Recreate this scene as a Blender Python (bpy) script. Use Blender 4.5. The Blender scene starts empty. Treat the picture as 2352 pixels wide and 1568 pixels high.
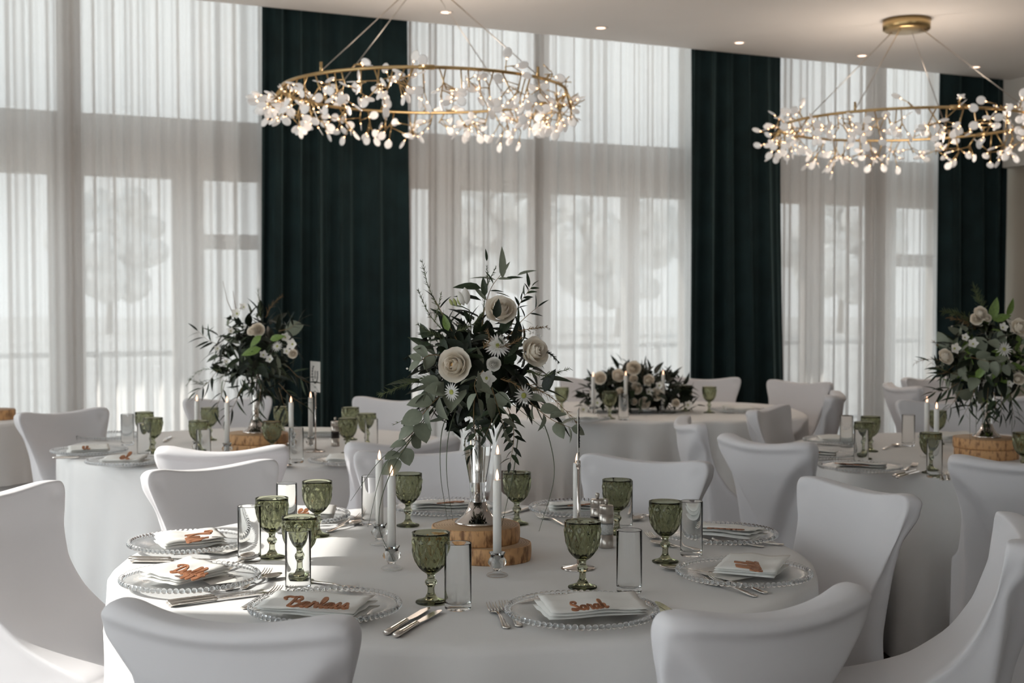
import bpy, bmesh, math, random
from mathutils import Vector, Matrix, Quaternion
PI = math.pi
rnd = random.Random(7)
D = bpy.data
SC = bpy.context.scene
COL = SC.collection

# ------------------------------------------------------------------ camera, light, exposure
F_PX = 3000.0
CAM = Vector((0.0, 0.0, 1.41))
PITCH = math.atan(92.0 / F_PX)
cam_d = D.cameras.new('camera'); cam = D.objects.new('camera', cam_d); COL.objects.link(cam)
cam.location = CAM; cam.rotation_euler = (PI / 2 - PITCH, 0, 0)
cam_d.sensor_width = 36.0; cam_d.lens = F_PX / 2352.0 * 36.0
cam_d.clip_start = 0.05; cam_d.clip_end = 300
cam_d.dof.use_dof = True; cam_d.dof.focus_distance = 3.05; cam_d.dof.aperture_fstop = 5.6
SC.camera = cam
SC.view_settings.view_transform = 'Standard'; SC.view_settings.look = 'None'
SC.view_settings.gamma = 1.0; SC.view_settings.use_curve_mapping = False
SC.view_settings.exposure = 0.80
cy = SC.cycles
cy.use_denoising = True
cy.max_bounces = 12; cy.diffuse_bounces = 4; cy.glossy_bounces = 4
cy.transmission_bounces = 8; cy.transparent_max_bounces = 24
cy.sample_clamp_indirect = 3.0; cy.sample_clamp_direct = 12.0
cy.caustics_reflective = False; cy.caustics_refractive = True; cy.blur_glossy = 0.5

SKY = 2.6
world = D.worlds.new('sky'); SC.world = world; world.use_nodes = True
wn = world.node_tree.nodes; wl = world.node_tree.links
bg = wn['Background']; bg.inputs['Strength'].default_value = SKY
tc = wn.new('ShaderNodeTexCoord'); sx = wn.new('ShaderNodeSeparateXYZ'); rp = wn.new('ShaderNodeValToRGB')
wl.new(tc.outputs['Generated'], sx.inputs[0]); wl.new(sx.outputs['Z'], rp.inputs[0]); wl.new(rp.outputs[0], bg.inputs['Color'])
rp.color_ramp.elements[0].position = 0.0; rp.color_ramp.elements[0].color = (0.90, 0.95, 0.965, 1)
rp.color_ramp.elements[1].position = 0.9; rp.color_ramp.elements[1].color = (0.74, 0.85, 0.93, 1)

SUN_EL = math.radians(32.0); SUN_H = Vector((-0.995, 0.10, 0)).normalized()
to_sun = Vector((SUN_H.x * math.cos(SUN_EL), SUN_H.y * math.cos(SUN_EL), math.sin(SUN_EL)))
sun_d = D.lights.new('sun', 'SUN'); sun_d.energy = 4.2; sun_d.angle = math.radians(0.6); sun_d.color = (1.0, 0.95, 0.88)
sun = D.objects.new('sun', sun_d); COL.objects.link(sun)
sun.rotation_euler = (-to_sun).to_track_quat('-Z', 'Y').to_euler()

# ------------------------------------------------------------------ measuring helpers
_cp, _sp = math.cos(PITCH), math.sin(PITCH)
def ray(px, py):
    a, b = px - 1176.0, 784.0 - py
    return Vector((a, b * _sp + F_PX * _cp, b * _cp - F_PX * _sp))
def tp(px, py, z=0.74):
    d = ray(px, py); t = (z - CAM.z) / d.z
    return CAM + d * t
def aty(px, py, Y):
    d = ray(px, py); t = Y / d.y
    return CAM + d * t
WD = Vector((0.903, 0.43, 0)).normalized(); WN = Vector((-WD.y, WD.x, 0))
WP = Vector((-1.65, 8.68, 0))
def W(s, n, z): return WP + WD * s + WN * n + Vector((0, 0, z))
def ws(px, n=0.0):                      # where the sight line meets the window wall
    d = ray(px, 692); o = WP + WN * n
    t = ((o - CAM).dot(WN)) / d.dot(WN)
    return (CAM + d * t - o).dot(WD)

# ------------------------------------------------------------------ materials
MATS = {}
def nodes_of(name):
    m = D.materials.new(name); m.use_nodes = True
    nt = m.node_tree
    return m, nt, nt.nodes['Principled BSDF'], nt.nodes['Material Output']
def mat(name, col, rough=0.5, metal=0.0, var=0.06, scale=8.0, bump=0.0, bscale=60.0, sheen=0.0, spec=0.5, coat=0.0, stretch=None, sss=0.0):
    m, nt, b, out = nodes_of(name)
    n = nt.nodes; l = nt.links
    b.inputs['Roughness'].default_value = rough; b.inputs['Metallic'].default_value = metal
    b.inputs['Specular IOR Level'].default_value = spec
    if sheen: b.inputs['Sheen Weight'].default_value = sheen
    if name == 'velvet': b.inputs['Sheen Tint'].default_value = (0.42, 0.62, 0.64, 1); b.inputs['Sheen Roughness'].default_value = 0.4
    if coat: b.inputs['Coat Weight'].default_value = coat
    if sss:
        b.inputs['Subsurface Weight'].default_value = sss; b.inputs['Subsurface Radius'].default_value = (0.01, 0.008, 0.006)
    t = n.new('ShaderNodeTexCoord'); mp = n.new('ShaderNodeMapping'); l.new(t.outputs['Object'], mp.inputs[0])
    if stretch: mp.inputs['Scale'].default_value = stretch
    nz = n.new('ShaderNodeTexNoise'); nz.inputs['Scale'].default_value = scale; nz.inputs['Detail'].default_value = 4
    l.new(mp.outputs[0], nz.inputs['Vector'])
    r = n.new('ShaderNodeValToRGB'); l.new(nz.outputs['Fac'], r.inputs[0])
    lo = [max(0, c * (1 - var)) for c in col]; hi = [min(1, c * (1 + var)) for c in col]
    r.color_ramp.elements[0].position = 0.3; r.color_ramp.elements[0].color = (*lo, 1)
    r.color_ramp.elements[1].position = 0.7; r.color_ramp.elements[1].color = (*hi, 1)
    l.new(r.outputs[0], b.inputs['Base Color'])
    if bump:
        nb = n.new('ShaderNodeTexNoise'); nb.inputs['Scale'].default_value = bscale; nb.inputs['Detail'].default_value = 3
        l.new(mp.outputs[0], nb.inputs['Vector'])
        bp = n.new('ShaderNodeBump'); bp.inputs['Strength'].default_value = bump; bp.inputs['Distance'].default_value = 0.01
        l.new(nb.outputs['Fac'], bp.inputs['Height']); l.new(bp.outputs[0], b.inputs['Normal'])
    MATS[name] = m
    return m
def emit(name, col, strength):
    m, nt, b, out = nodes_of(name)
    e = nt.nodes.new('ShaderNodeEmission'); e.inputs[0].default_value = (*col, 1); e.inputs[1].default_value = strength
    nt.links.new(e.outputs[0], out.inputs[0])
    m.cycles.emission_sampling = 'NONE'
    MATS[name] = m
    return m
def glass(name, tint, clear=0.5, ior=1.5, rough=0.0, wavy=0.0):
    """real glass: part refracts, part passes straight through, tinted, with Fresnel shine"""
    m, nt, b, out = nodes_of(name)
    n = nt.nodes; l = nt.links
    n.remove(b)
    g = n.new('ShaderNodeBsdfGlass'); g.inputs['Color'].default_value = (*tint, 1); g.inputs['IOR'].default_value = ior; g.inputs['Roughness'].default_value = rough
    t = n.new('ShaderNodeBsdfTransparent')
    tcol = n.new('ShaderNodeTexNoise'); tcol.inputs['Scale'].default_value = 20
    tr = n.new('ShaderNodeValToRGB'); tr.color_ramp.elements[0].color = (*[c * 0.97 for c in tint], 1); tr.color_ramp.elements[1].color = (*tint, 1)
    l.new(tcol.outputs['Fac'], tr.inputs[0]); l.new(tr.outputs[0], t.inputs[0])
    gl = n.new('ShaderNodeBsdfGlossy'); gl.inputs['Roughness'].default_value = 0.03
    lw = n.new('ShaderNodeLayerWeight'); lw.inputs['Blend'].default_value = 0.5
    pw = n.new('ShaderNodeMath'); pw.operation = 'POWER'; pw.inputs[1].default_value = 4.0; l.new(lw.outputs['Facing'], pw.inputs[0])
    fr = n.new('ShaderNodeMath'); fr.operation = 'MULTIPLY_ADD'; fr.inputs[1].default_value = 0.85; fr.inputs[2].default_value = 0.035; l.new(pw.outputs[0], fr.inputs[0])
    m1 = n.new('ShaderNodeMixShader'); l.new(fr.outputs[0], m1.inputs[0]); l.new(t.outputs[0], m1.inputs[1]); l.new(gl.outputs[0], m1.inputs[2])
    m2 = n.new('ShaderNodeMixShader'); m2.inputs[0].default_value = clear
    l.new(g.outputs[0], m2.inputs[1]); l.new(m1.outputs[0], m2.inputs[2]); l.new(m2.outputs[0], out.inputs[0])
    if wavy:
        nb = n.new('ShaderNodeTexNoise'); nb.inputs['Scale'].default_value = 140
        bp = n.new('ShaderNodeBump'); bp.inputs['Strength'].default_value = wavy; bp.inputs['Distance'].default_value = 0.004
        l.new(nb.outputs['Fac'], bp.inputs['Height'])
        for s in (g, gl): l.new(bp.outputs[0], s.inputs['Normal'])
    MATS[name] = m
    return m
def sheer_mat(name, open_, col, trans):
    """woven voile: holes between threads (less open the more slanted one looks through), threads that scatter and pass light"""
    m, nt, b, out = nodes_of(name)
    n = nt.nodes; l = nt.links; n.remove(b)
    df = n.new('ShaderNodeBsdfDiffuse'); df.inputs[0].default_value = (*col, 1)
    tl = n.new('ShaderNodeBsdfTranslucent'); tl.inputs[0].default_value = (*trans, 1)
    tt = n.new('ShaderNodeBsdfTransparent')
    mx = n.new('ShaderNodeMixShader'); mx.inputs[0].default_value = 0.64
    l.new(df.outputs[0], mx.inputs[1]); l.new(tl.outputs[0], mx.inputs[2])
    geo = n.new('ShaderNodeNewGeometry'); dt = n.new('ShaderNodeVectorMath'); dt.operation = 'DOT_PRODUCT'
    l.new(geo.outputs['Normal'], dt.inputs[0]); l.new(geo.outputs['Incoming'], dt.inputs[1])
    ab = n.new('ShaderNodeMath'); ab.operation = 'ABSOLUTE'; l.new(dt.outputs['Value'], ab.inputs[0])
    mxm = n.new('ShaderNodeMath'); mxm.operation = 'MAXIMUM'; mxm.inputs[1].default_value = 0.12; l.new(ab.outputs[0], mxm.inputs[0])
    inv = n.new('ShaderNodeMath'); inv.operation = 'DIVIDE'; inv.inputs[0].default_value = 1.0; l.new(mxm.outputs[0], inv.inputs[1])
    t = n.new('ShaderNodeTexCoord'); mp = n.new('ShaderNodeMapping'); mp.inputs['Scale'].default_value = (60, 60, 14); l.new(t.outputs['Object'], mp.inputs[0])
    nz = n.new('ShaderNodeTexNoise'); nz.inputs['Scale'].default_value = 3.0; nz.inputs['Detail'].default_value = 2; l.new(mp.outputs[0], nz.inputs['Vector'])
    mr = n.new('ShaderNodeMapRange'); mr.inputs[3].default_value = open_ * 0.65; mr.inputs[4].default_value = open_ * 1.35; l.new(nz.outputs['Fac'], mr.inputs[0])
    pw = n.new('ShaderNodeMath'); pw.operation = 'POWER'; l.new(mr.outputs[0], pw.inputs[0]); l.new(inv.outputs[0], pw.inputs[1])
    m2 = n.new('ShaderNodeMixShader'); l.new(pw.outputs[0], m2.inputs[0]); l.new(mx.outputs[0], m2.inputs[1]); l.new(tt.outputs[0], m2.inputs[2])
    l.new(m2.outputs[0], out.inputs[0])
    MATS[name] = m
    return m
def wood_top():
    m, nt, b, out = nodes_of('end_grain'); n = nt.nodes; l = nt.links
    t = n.new('ShaderNodeTexCoord'); nz = n.new('ShaderNodeTexNoise'); nz.inputs['Scale'].default_value = 14
    l.new(t.outputs['Object'], nz.inputs['Vector'])
    w = n.new('ShaderNodeTexWave'); w.wave_type = 'RINGS'; w.rings_direction = 'Z'; w.inputs['Scale'].default_value = 45; w.inputs['Distortion'].default_value = 3.0
    l.new(t.outputs['Object'], w.inputs['Vector'])
    r = n.new('ShaderNodeValToRGB'); r.color_ramp.elements[0].color = (0.40, 0.245, 0.135, 1); r.color_ramp.elements[1].color = (0.55, 0.37, 0.22, 1)
    l.new(w.outputs['Fac'], r.inputs[0]); l.new(r.outputs[0], b.inputs['Base Color']); b.inputs['Roughness'].default_value = 0.6
    MATS['end_grain'] = m
def wood_side():
    m, nt, b, out = nodes_of('log_side'); n = nt.nodes; l = nt.links
    t = n.new('ShaderNodeTexCoord'); mp = n.new('ShaderNodeMapping'); mp.inputs['Scale'].default_value = (1, 1, 0.35); l.new(t.outputs['Object'], mp.inputs[0])
    nz = n.new('ShaderNodeTexNoise'); nz.inputs['Scale'].default_value = 70; nz.inputs['Detail'].default_value = 6; l.new(mp.outputs[0], nz.inputs['Vector'])
    r = n.new('ShaderNodeValToRGB'); r.color_ramp.elements[0].position = 0.33; r.color_ramp.elements[0].color = (0.20, 0.085, 0.03, 1)
    r.color_ramp.elements[1].position = 0.5; r.color_ramp.elements[1].color = (0.64, 0.36, 0.165, 1)
    l.new(nz.outputs['Fac'], r.inputs[0])
    n2 = n.new('ShaderNodeTexNoise'); n2.inputs['Scale'].default_value = 9; l.new(t.outputs['Object'], n2.inputs['Vector'])
    r2 = n.new('ShaderNodeValToRGB'); r2.color_ramp.elements[0].position = 0.58; r2.color_ramp.elements[0].color = (0, 0, 0, 1); r2.color_ramp.elements[1].position = 0.68
    l.new(n2.outputs['Fac'], r2.inputs[0])
    mx = n.new('ShaderNodeMixRGB'); mx.inputs[2].default_value = (0.10, 0.045, 0.02, 1); mf = n.new('ShaderNodeMath'); mf.operation = 'MULTIPLY'; mf.inputs[1].default_value = 0.55
    l.new(r2.outputs[0], mf.inputs[0]); l.new(mf.outputs[0], mx.inputs[0]); l.new(r.outputs[0], mx.inputs[1]); l.new(mx.outputs[0], b.inputs['Base Color'])
    bp = n.new('ShaderNodeBump'); bp.inputs['Strength'].default_value = 0.4; bp.inputs['Distance'].default_value = 0.004; l.new(nz.outputs['Fac'], bp.inputs['Height']); l.new(bp.outputs[0], b.inputs['Normal'])
    b.inputs['Roughness'].default_value = 0.55
    MATS['log_side'] = m
wood_top(); wood_side()
mat('ceiling_paint', (0.88, 0.85, 0.82), 0.75, var=0.02, scale=1.5)
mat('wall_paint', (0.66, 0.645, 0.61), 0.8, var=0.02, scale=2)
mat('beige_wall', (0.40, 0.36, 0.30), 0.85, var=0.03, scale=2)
mat('cream_wall', (0.80, 0.71, 0.63), 0.8, var=0.02, scale=2)
mat('carpet', (0.11, 0.075, 0.06), 0.95, var=0.6, scale=18, bump=0.6, bscale=300)
mat('beam_wood', (0.16, 0.105, 0.07), 0.7, var=0.25, scale=10, stretch=(1, 1, 8))
mat('frame_grey', (0.80, 0.75, 0.71), 0.5, var=0.03)
mat('velvet', (0.0065, 0.018, 0.020), 0.8, var=0.25, scale=6, sheen=0.55, bump=0.15, bscale=400, spec=0.2)
mat('chair_fabric', (0.705, 0.69, 0.71), 0.72, var=0.015, scale=3, bump=0.04, bscale=900, sheen=0.15, spec=0.25)
mat('table_linen', (0.81, 0.80, 0.795), 0.85, var=0.02, scale=4, bump=0.05, bscale=1200, spec=0.2)
mat('napkin_linen', (0.84, 0.83, 0.80), 0.85, var=0.02, scale=14, bump=0.08, bscale=700, spec=0.2)
mat('card_paper', (0.80, 0.77, 0.73), 0.8, var=0.02)
mat('ink', (0.05, 0.05, 0.05), 0.7, var=0.1)
mat('tag_wood', (0.36, 0.145, 0.065), 0.55, var=0.25, scale=60)
mat('silver', (0.78, 0.73, 0.68), 0.16, metal=1.0, var=0.05)
mat('steel_brushed', (0.52, 0.48, 0.44), 0.32, metal=1.0, var=0.1, scale=60, stretch=(1, 1, 0.05))
mat('chrome', (0.68, 0.62, 0.58), 0.06, metal=1.0, var=0.02)
mat('brass', (0.55, 0.40, 0.20), 0.32, metal=1.0, var=0.08)
mat('wax', (0.80, 0.78, 0.75), 0.45, var=0.02, sss=0.1)
mat('salt', (0.85, 0.84, 0.82), 0.8, var=0.15, scale=250, bump=0.6, bscale=500)
mat('pepper', (0.035, 0.025, 0.025), 0.7, var=0.7, scale=250, bump=0.6, bscale=400)
mat('lens_white', (0.85, 0.85, 0.85), 0.3, var=0.02)
_b = MATS['lens_white'].node_tree.nodes['Principled BSDF']; _b.inputs['Emission Color'].default_value = (1, 0.93, 0.87, 1); _b.inputs['Emission Strength'].default_value = 0.10; MATS['lens_white'].cycles.emission_sampling = 'NONE'
mat('leaf_dark', (0.013, 0.020, 0.012), 0.45, var=0.4, scale=12, spec=0.3)
mat('leaf_mid', (0.032, 0.048, 0.024), 0.45, var=0.35, scale=12, spec=0.3)
mat('leaf_euca', (0.19, 0.21, 0.155), 0.55, var=0.12, scale=3)
mat('leaf_bright', (0.14, 0.22, 0.045), 0.42, var=0.25, scale=12)
mat('fern_green', (0.085, 0.105, 0.042), 0.6, var=0.35, scale=18)
mat('twig', (0.20, 0.12, 0.05), 0.7, var=0.3, scale=20)
mat('grass_blade', (0.07, 0.09, 0.05), 0.5, var=0.3, scale=9)
mat('petal_cream', (0.95, 0.89, 0.80), 0.6, var=0.03, scale=20)
mat('petal_heart', (0.80, 0.52, 0.22), 0.6, var=0.15, scale=30)
mat('petal_white', (0.92, 0.90, 0.87), 0.6, var=0.03, scale=20)
def translucent(name, col, f):
    nt = MATS[name].node_tree; out = nt.nodes['Material Output']; b = nt.nodes['Principled BSDF']
    tl = nt.nodes.new('ShaderNodeBsdfTranslucent'); tl.inputs[0].default_value = (*col, 1)
    mx = nt.nodes.new('ShaderNodeMixShader'); mx.inputs[0].default_value = f
    nt.links.new(b.outputs[0], mx.inputs[1]); nt.links.new(tl.outputs[0], mx.inputs[2]); nt.links.new(mx.outputs[0], out.inputs[0])
translucent('petal_cream', (0.95, 0.88, 0.78), 0.4); translucent('petal_white', (0.95, 0.93, 0.88), 0.4)
mat('daisy_eye', (0.45, 0.46, 0.12), 0.7, var=0.3, scale=90, bump=0.5, bscale=300)
mat('bud_green', (0.35, 0.38, 0.14), 0.5, var=0.2, scale=30)
mat('table_ply', (0.30, 0.20, 0.12), 0.6, var=0.15)
mat('leg_metal', (0.10, 0.10, 0.10), 0.4, metal=0.8)
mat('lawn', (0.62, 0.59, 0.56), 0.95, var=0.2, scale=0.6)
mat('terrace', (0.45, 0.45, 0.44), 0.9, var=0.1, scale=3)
mat('crown_haze', (0.72, 0.73, 0.72), 0.9, var=0.3, scale=2)  # pale outdoor haze put into the crown colour
mat('trunk_bark', (0.22, 0.18, 0.14), 0.9, var=0.3, scale=4)
mat('rail_metal', (0.5, 0.51, 0.52), 0.5, metal=0.3)
glass('green_glass', (0.735, 0.745, 0.65), 0.0, 1.5)
glass('clear_glass', (0.995, 0.998, 0.998), 0.0, 1.22)
glass('plate_glass', (0.975, 0.985, 0.99), 1.0, 1.5, wavy=0.25)
glass('bead_glass', (0.99, 0.995, 1.0), 0.0, 1.45)
glass('crystal', (0.985, 0.99, 0.99), 0.0, 1.5)
glass('pane_glass', (0.965, 0.975, 0.975), 1.0, 1.3)
sheer_mat('sheer', 0.10, (0.74, 0.68, 0.645), (0.56, 0.545, 0.53))
emit('led_warm', (1.0, 0.58, 0.30), 3.4)
emit('flame_led', (1.0, 0.57, 0.36), 1.7)
emit('downlight_glow', (1.0, 0.66, 0.48), 2.4)

# ------------------------------------------------------------------ object helpers
def link(name, me, m=None, parent=None, loc=None, smooth=False):
    if m is not None and len(me.materials) == 0: me.materials.append(MATS[m] if isinstance(m, str) else m)
    o = D.objects.new(name, me); COL.objects.link(o)
    if parent is not None: o.parent = parent
    if loc is not None: o.location = loc
    return o
def mesh(name, verts, faces, smooth=True):
    me = D.meshes.new(name); me.from_pydata([tuple(v) for v in verts], [], faces)
    if smooth: me.polygons.foreach_set('use_smooth', [True] * len(me.polygons))
    me.update()
    return me
def tag(o, label, cat, group=None, kind=None):
    if label: o['label'] = label
    if cat: o['category'] = cat
    if group: o['group'] = group
    if kind: o['kind'] = kind
    return o
def empty(name, loc=(0, 0, 0), rz=0.0):
    o = D.objects.new(name, None); COL.objects.link(o); o.location = loc; o.rotation_euler = (0, 0, rz); o.empty_display_size = 0.05
    return o
GLASSY = ('green_glass', 'clear_glass', 'plate_glass', 'crystal', 'pane_glass', 'bead_glass')
def copy_tree(o, parent=None):
    c = o.copy(); COL.objects.link(c)
    if parent is not None: c.parent = parent
    for ch in list(o.children): copy_tree(ch, c)
    return c
class B:
    """collects verts and faces of ONE mesh"""
    def __init__(s): s.v = []; s.f = []
    def add(s, vs, fs):
        k = len(s.v); s.v += [tuple(v) for v in vs]; s.f += [tuple(i + k for i in f) for f in fs]
    def box(s, c, e, rz=0.0):
        c = Vector(c); R = Matrix.Rotation(rz, 3, 'Z')
        vs = [c + R @ Vector((x * e[0] / 2, y * e[1] / 2, z * e[2] / 2)) for x in (-1, 1) for y in (-1, 1) for z in (-1, 1)]
        s.add(vs, [(0, 1, 3, 2), (4, 6, 7, 5), (0, 4, 5, 1), (2, 3, 7, 6), (0, 2, 6, 4), (1, 5, 7, 3)])
    def tube(s, pts, r, n=6, cap=True):
        pts = [Vector(p) for p in pts]; m = len(pts); rs = r if isinstance(r, (list, tuple)) else [r] * m
        vs = []; up = None
        for i, p in enumerate(pts):
            t = (pts[min(i + 1, m - 1)] - pts[max(i - 1, 0)]).normalized()
            if up is None: up = t.orthogonal().normalized()
            up = (up - t * up.dot(t)); up = up.normalized() if up.length > 1e-6 else t.orthogonal().normalized()
            w = t.cross(up)
            for k in range(n):
                a = 2 * PI * k / n; vs.append(p + (up * math.cos(a) + w * math.sin(a)) * rs[i])
        fs = [(i * n + k, i * n + (k + 1) % n, (i + 1) * n + (k + 1) % n, (i + 1) * n + k) for i in range(m - 1) for k in range(n)]
        if cap: fs += [tuple(range(n - 1, -1, -1)), tuple((m - 1) * n + k for k in range(n))]
        s.add(vs, fs)
    def lathe(s, prof, n=32, closed=False, wob=None, off=(0, 0, 0)):
        m = len(prof); vs = []
        for i, (r, z) in enumerate(prof):
            for k in range(n):
                a = 2 * PI * k / n; rr = r * (wob(a, z, i) if wob else 1.0)
                vs.append((off[0] + rr * math.cos(a), off[1] + rr * math.sin(a), off[2] + z))
        last = m if closed else m - 1
        fs = [(i * n + k, i * n + (k + 1) % n, ((i + 1) % m) * n + (k + 1) % n, ((i + 1) % m) * n + k) for i in range(last) for k in range(n)]
        if not closed:
            if prof[0][0] > 1e-6: fs.append(tuple(range(n - 1, -1, -1)))
            if prof[-1][0] > 1e-6: fs.append(tuple((m - 1) * n + k for k in range(n)))
        s.add(vs, fs)
    def sphere(s, c, r, nu=8, nv=5, sc=(1, 1, 1)):
        c = Vector(c); vs = [c + Vector((0, 0, -r * sc[2]))]
        for j in range(1, nv):
            p = -PI / 2 + PI * j / nv
            for k in range(nu):
                a = 2 * PI * k / nu
                vs.append(c + Vector((r * sc[0] * math.cos(p) * math.cos(a), r * sc[1] * math.cos(p) * math.sin(a), r * sc[2] * math.sin(p))))
        vs.append(c + Vector((0, 0, r * sc[2])))
        fs = [(0, 1 + (k + 1) % nu, 1 + k) for k in range(nu)]
        for j in range(nv - 2):
            for k in range(nu):
                a = 1 + j * nu; fs.append((a + k, a + (k + 1) % nu, a + nu + (k + 1) % nu, a + nu + k))
        top = len(vs) - 1; a = 1 + (nv - 2) * nu
        fs += [(a + k, a + (k + 1) % nu, top) for k in range(nu)]
        s.add(vs, fs)
    def mesh(s, name, smooth=True): return mesh(name, s.v, s.f, smooth)
    def obj(s, name, m, parent=None, loc=None, smooth=True):
        me = s.mesh(name, smooth)
        if m in GLASSY:
            fix_normals(me); me.polygons.foreach_set('use_smooth', [smooth] * len(me.polygons))
        return link(name, me, m, parent, loc)
def fix_normals(me):
    bm = bmesh.new(); bm.from_mesh(me); bmesh.ops.remove_doubles(bm, verts=bm.verts, dist=1e-6); bmesh.ops.recalc_face_normals(bm, faces=bm.faces); bm.to_mesh(me); bm.free()
    return me
def lerp(a, b, t): return a + (b - a) * t
def interp(tab, x):
    if x <= tab[0][0]: return tab[0][1]
    for (x0, y0), (x1, y1) in zip(tab, tab[1:]):
        if x <= x1:
            return lerp(y0, y1, (x - x0) / (x1 - x0))
    return tab[-1][1]
def catmull(pts, k=6):
    P = [Vector(p) for p in pts]; P = [P[0] * 2 - P[1]] + P + [P[-1] * 2 - P[-2]]; out = []
    for i in range(1, len(P) - 2):
        for j in range(k):
            t = j / k; a, b, c, d = P[i - 1], P[i], P[i + 1], P[i + 2]
            out.append(0.5 * ((2 * b) + (c - a) * t + (2 * a - 5 * b + 4 * c - d) * t * t + (3 * b - a - 3 * c + d) * t ** 3))
    out.append(P[-2]); return out
def bevel_obj(o, w, seg=2):
    md = o.modifiers.new('bevel', 'BEVEL'); md.width = w; md.segments = seg; md.limit_method = 'ANGLE'
    return o

# ------------------------------------------------------------------ the room
CEIL = 3.335
def structure(o): o['kind'] = 'structure'; return o
XL = -4.2
YB = -4.5
cornerR = W(6.68, 0.95, 0)
RW = Vector((WD.y, -WD.x, 0))           # right wall runs back towards the viewer
rightEnd = cornerR + RW * ((cornerR.y - YB) / -RW.y)
backL = W((XL - WP.x - WN.x * 0.95) / WD.x, 0.95, 0)
foot = [(XL, YB), (rightEnd.x, YB), (cornerR.x, cornerR.y), (backL.x, backL.y)]
def slab(name, z0, z1, m):
    v = [(x, y, z0) for x, y in foot] + [(x, y, z1) for x, y in foot]
    return structure(link(name, mesh(name, v, [(3, 2, 1, 0), (4, 5, 6, 7), (0, 1, 5, 4), (1, 2, 6, 5), (2, 3, 7, 6), (3, 0, 4, 7)], False), m))
slab('floor', -0.1, 0.0, 'carpet')
CW = 3.72                               # the ceiling stops short of the windows; the curtains hang in a taller pocket
def at_n(n, x=None):
    return W((XL - WP.x - WN.x * n) / WD.x, n, 0) if x else W(6.68, n, 0)
_cr, _cl = at_n(-0.08), at_n(-0.08, True)
_full = foot
foot = [(XL, YB), (rightEnd.x, YB), (_cr.x, _cr.y), (_cl.x, _cl.y)]
slab('ceiling', CEIL, CEIL + 0.12, 'ceiling_paint')
foot = [(_cl.x, _cl.y), (_cr.x, _cr.y), (cornerR.x, cornerR.y), (backL.x, backL.y)]
slab('trim_3', CW, CW + 0.1, 'ceiling_paint')
foot = _full
def wbox(b, s0, s1, n0, n1, z0, z1):
    vs = [W(s, n, z) for s in (s0, s1) for n in (n0, n1) for z in (z0, z1)]
    b.add(vs, [(0, 1, 3, 2), (4, 6, 7, 5), (0, 4, 5, 1), (2, 3, 7, 6), (0, 2, 6, 4), (1, 5, 7, 3)])
NW = 0.70
bays = [(-2.55, ws(613, NW)), (ws(929, NW), ws(1589, NW)), (ws(1786, NW), ws(2164, NW))]
b = B()
piers = [(-2.68, bays[0][0])] + [(bays[i][1], bays[i + 1][0]) for i in range(2)] + [(bays[2][1], 6.68)]
for s0, s1 in piers: wbox(b, s0, s1, NW, NW + 0.22, 0, CW)
for s0, s1 in bays: wbox(b, s0, s1, NW, NW + 0.22, CW - 0.03, CW)
wbox(b, -2.7, 6.68, -0.08, -0.05, CEIL + 0.121, CW)
structure(b.obj('wall_back', 'wall_paint', smooth=False))
def zat(px, py, n=NW):
    s = ws(px, n); Y = W(s, n, 0).y
    return aty(px, py, Y).z
zb1, zb0 = zat(606, 283), zat(606, 352)          # wooden beam
zd = zat(400, 409)                               # head of the doors
wi = 0
for bi, (s0, s1) in enumerate(bays):
    wi += 1
    win = structure(empty('window_%d' % wi, W((s0 + s1) / 2, NW, 0)))
    o3 = -win.location
    def wp(name, s0_, s1_, n0, n1, z0, z1, m, par=win):
        b = B(); wbox(b, s0_, s1_, n0, n1, z0, z1); b.v = [tuple(Vector(v) + o3) for v in b.v]
        return b.obj(name, m, par, smooth=False)
    wp('beam', s0, s1, NW + 0.0, NW + 0.14, zb0, zb1, 'beam_wood')
    wp('head_frame', s0, s1, NW + 0.03, NW + 0.12, zd, zb0, 'frame_grey')
    wp('sill', s0, s1, NW + 0.03, NW + 0.12, 0.0, 0.06, 'frame_grey')
    if bi == 0: posts = [(ws(115, NW), ws(197, NW)), (ws(402, NW), ws(470, NW)), (s1 - 0.04, s1)]; top = [ws(165, NW)]
    elif bi == 1: posts = [(ws(997, NW), ws(1064, NW)), (ws(1226, NW), ws(1270, NW)), (ws(1442, NW), ws(1473, NW)), (s1 - 0.04, s1)]; top = [ws(1255, NW)]
    else: posts = [(ws(1856, NW), ws(1898, NW)), (ws(2004, NW), ws(2062, NW)), (s1 - 0.04, s1)]; top = [ws(2028, NW)]
    edges = [s0] + [e for p in posts for e in p]
    for p0, p1 in posts: wp('post', p0, p1, NW + 0.03, NW + 0.12, 0.06, zd, 'frame_grey')
    for k in range(0, len(edges) - 1, 2):
        if edges[k + 1] - edges[k] > 0.05: wp('pane', edges[k], edges[k + 1], NW + 0.07, NW + 0.08, 0.06, zd, 'pane_glass')
    cs = [s0] + top + [s1]
    for t in top: wp('mullion', t - 0.04, t + 0.04, NW + 0.03, NW + 0.12, zb1, CW - 0.03, 'frame_grey')
    for a, c in zip(cs, cs[1:]): wp('pane', a + (0.04 if a in top else 0), c - (0.04 if c in top else 0), NW + 0.07, NW + 0.08, zb1, CW - 0.03, 'pane_glass')
    if bi == 0: wp('transom', ws(470, NW), s1 - 0.04, NW + 0.03, NW + 0.12, zat(530, 572), zat(530, 538), 'frame_grey')
    if bi == 2: wp('transom', ws(2062, NW), s1 - 0.04, NW + 0.03, NW + 0.12, zat(2100, 612), zat(2100, 584), 'frame_grey')
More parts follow.
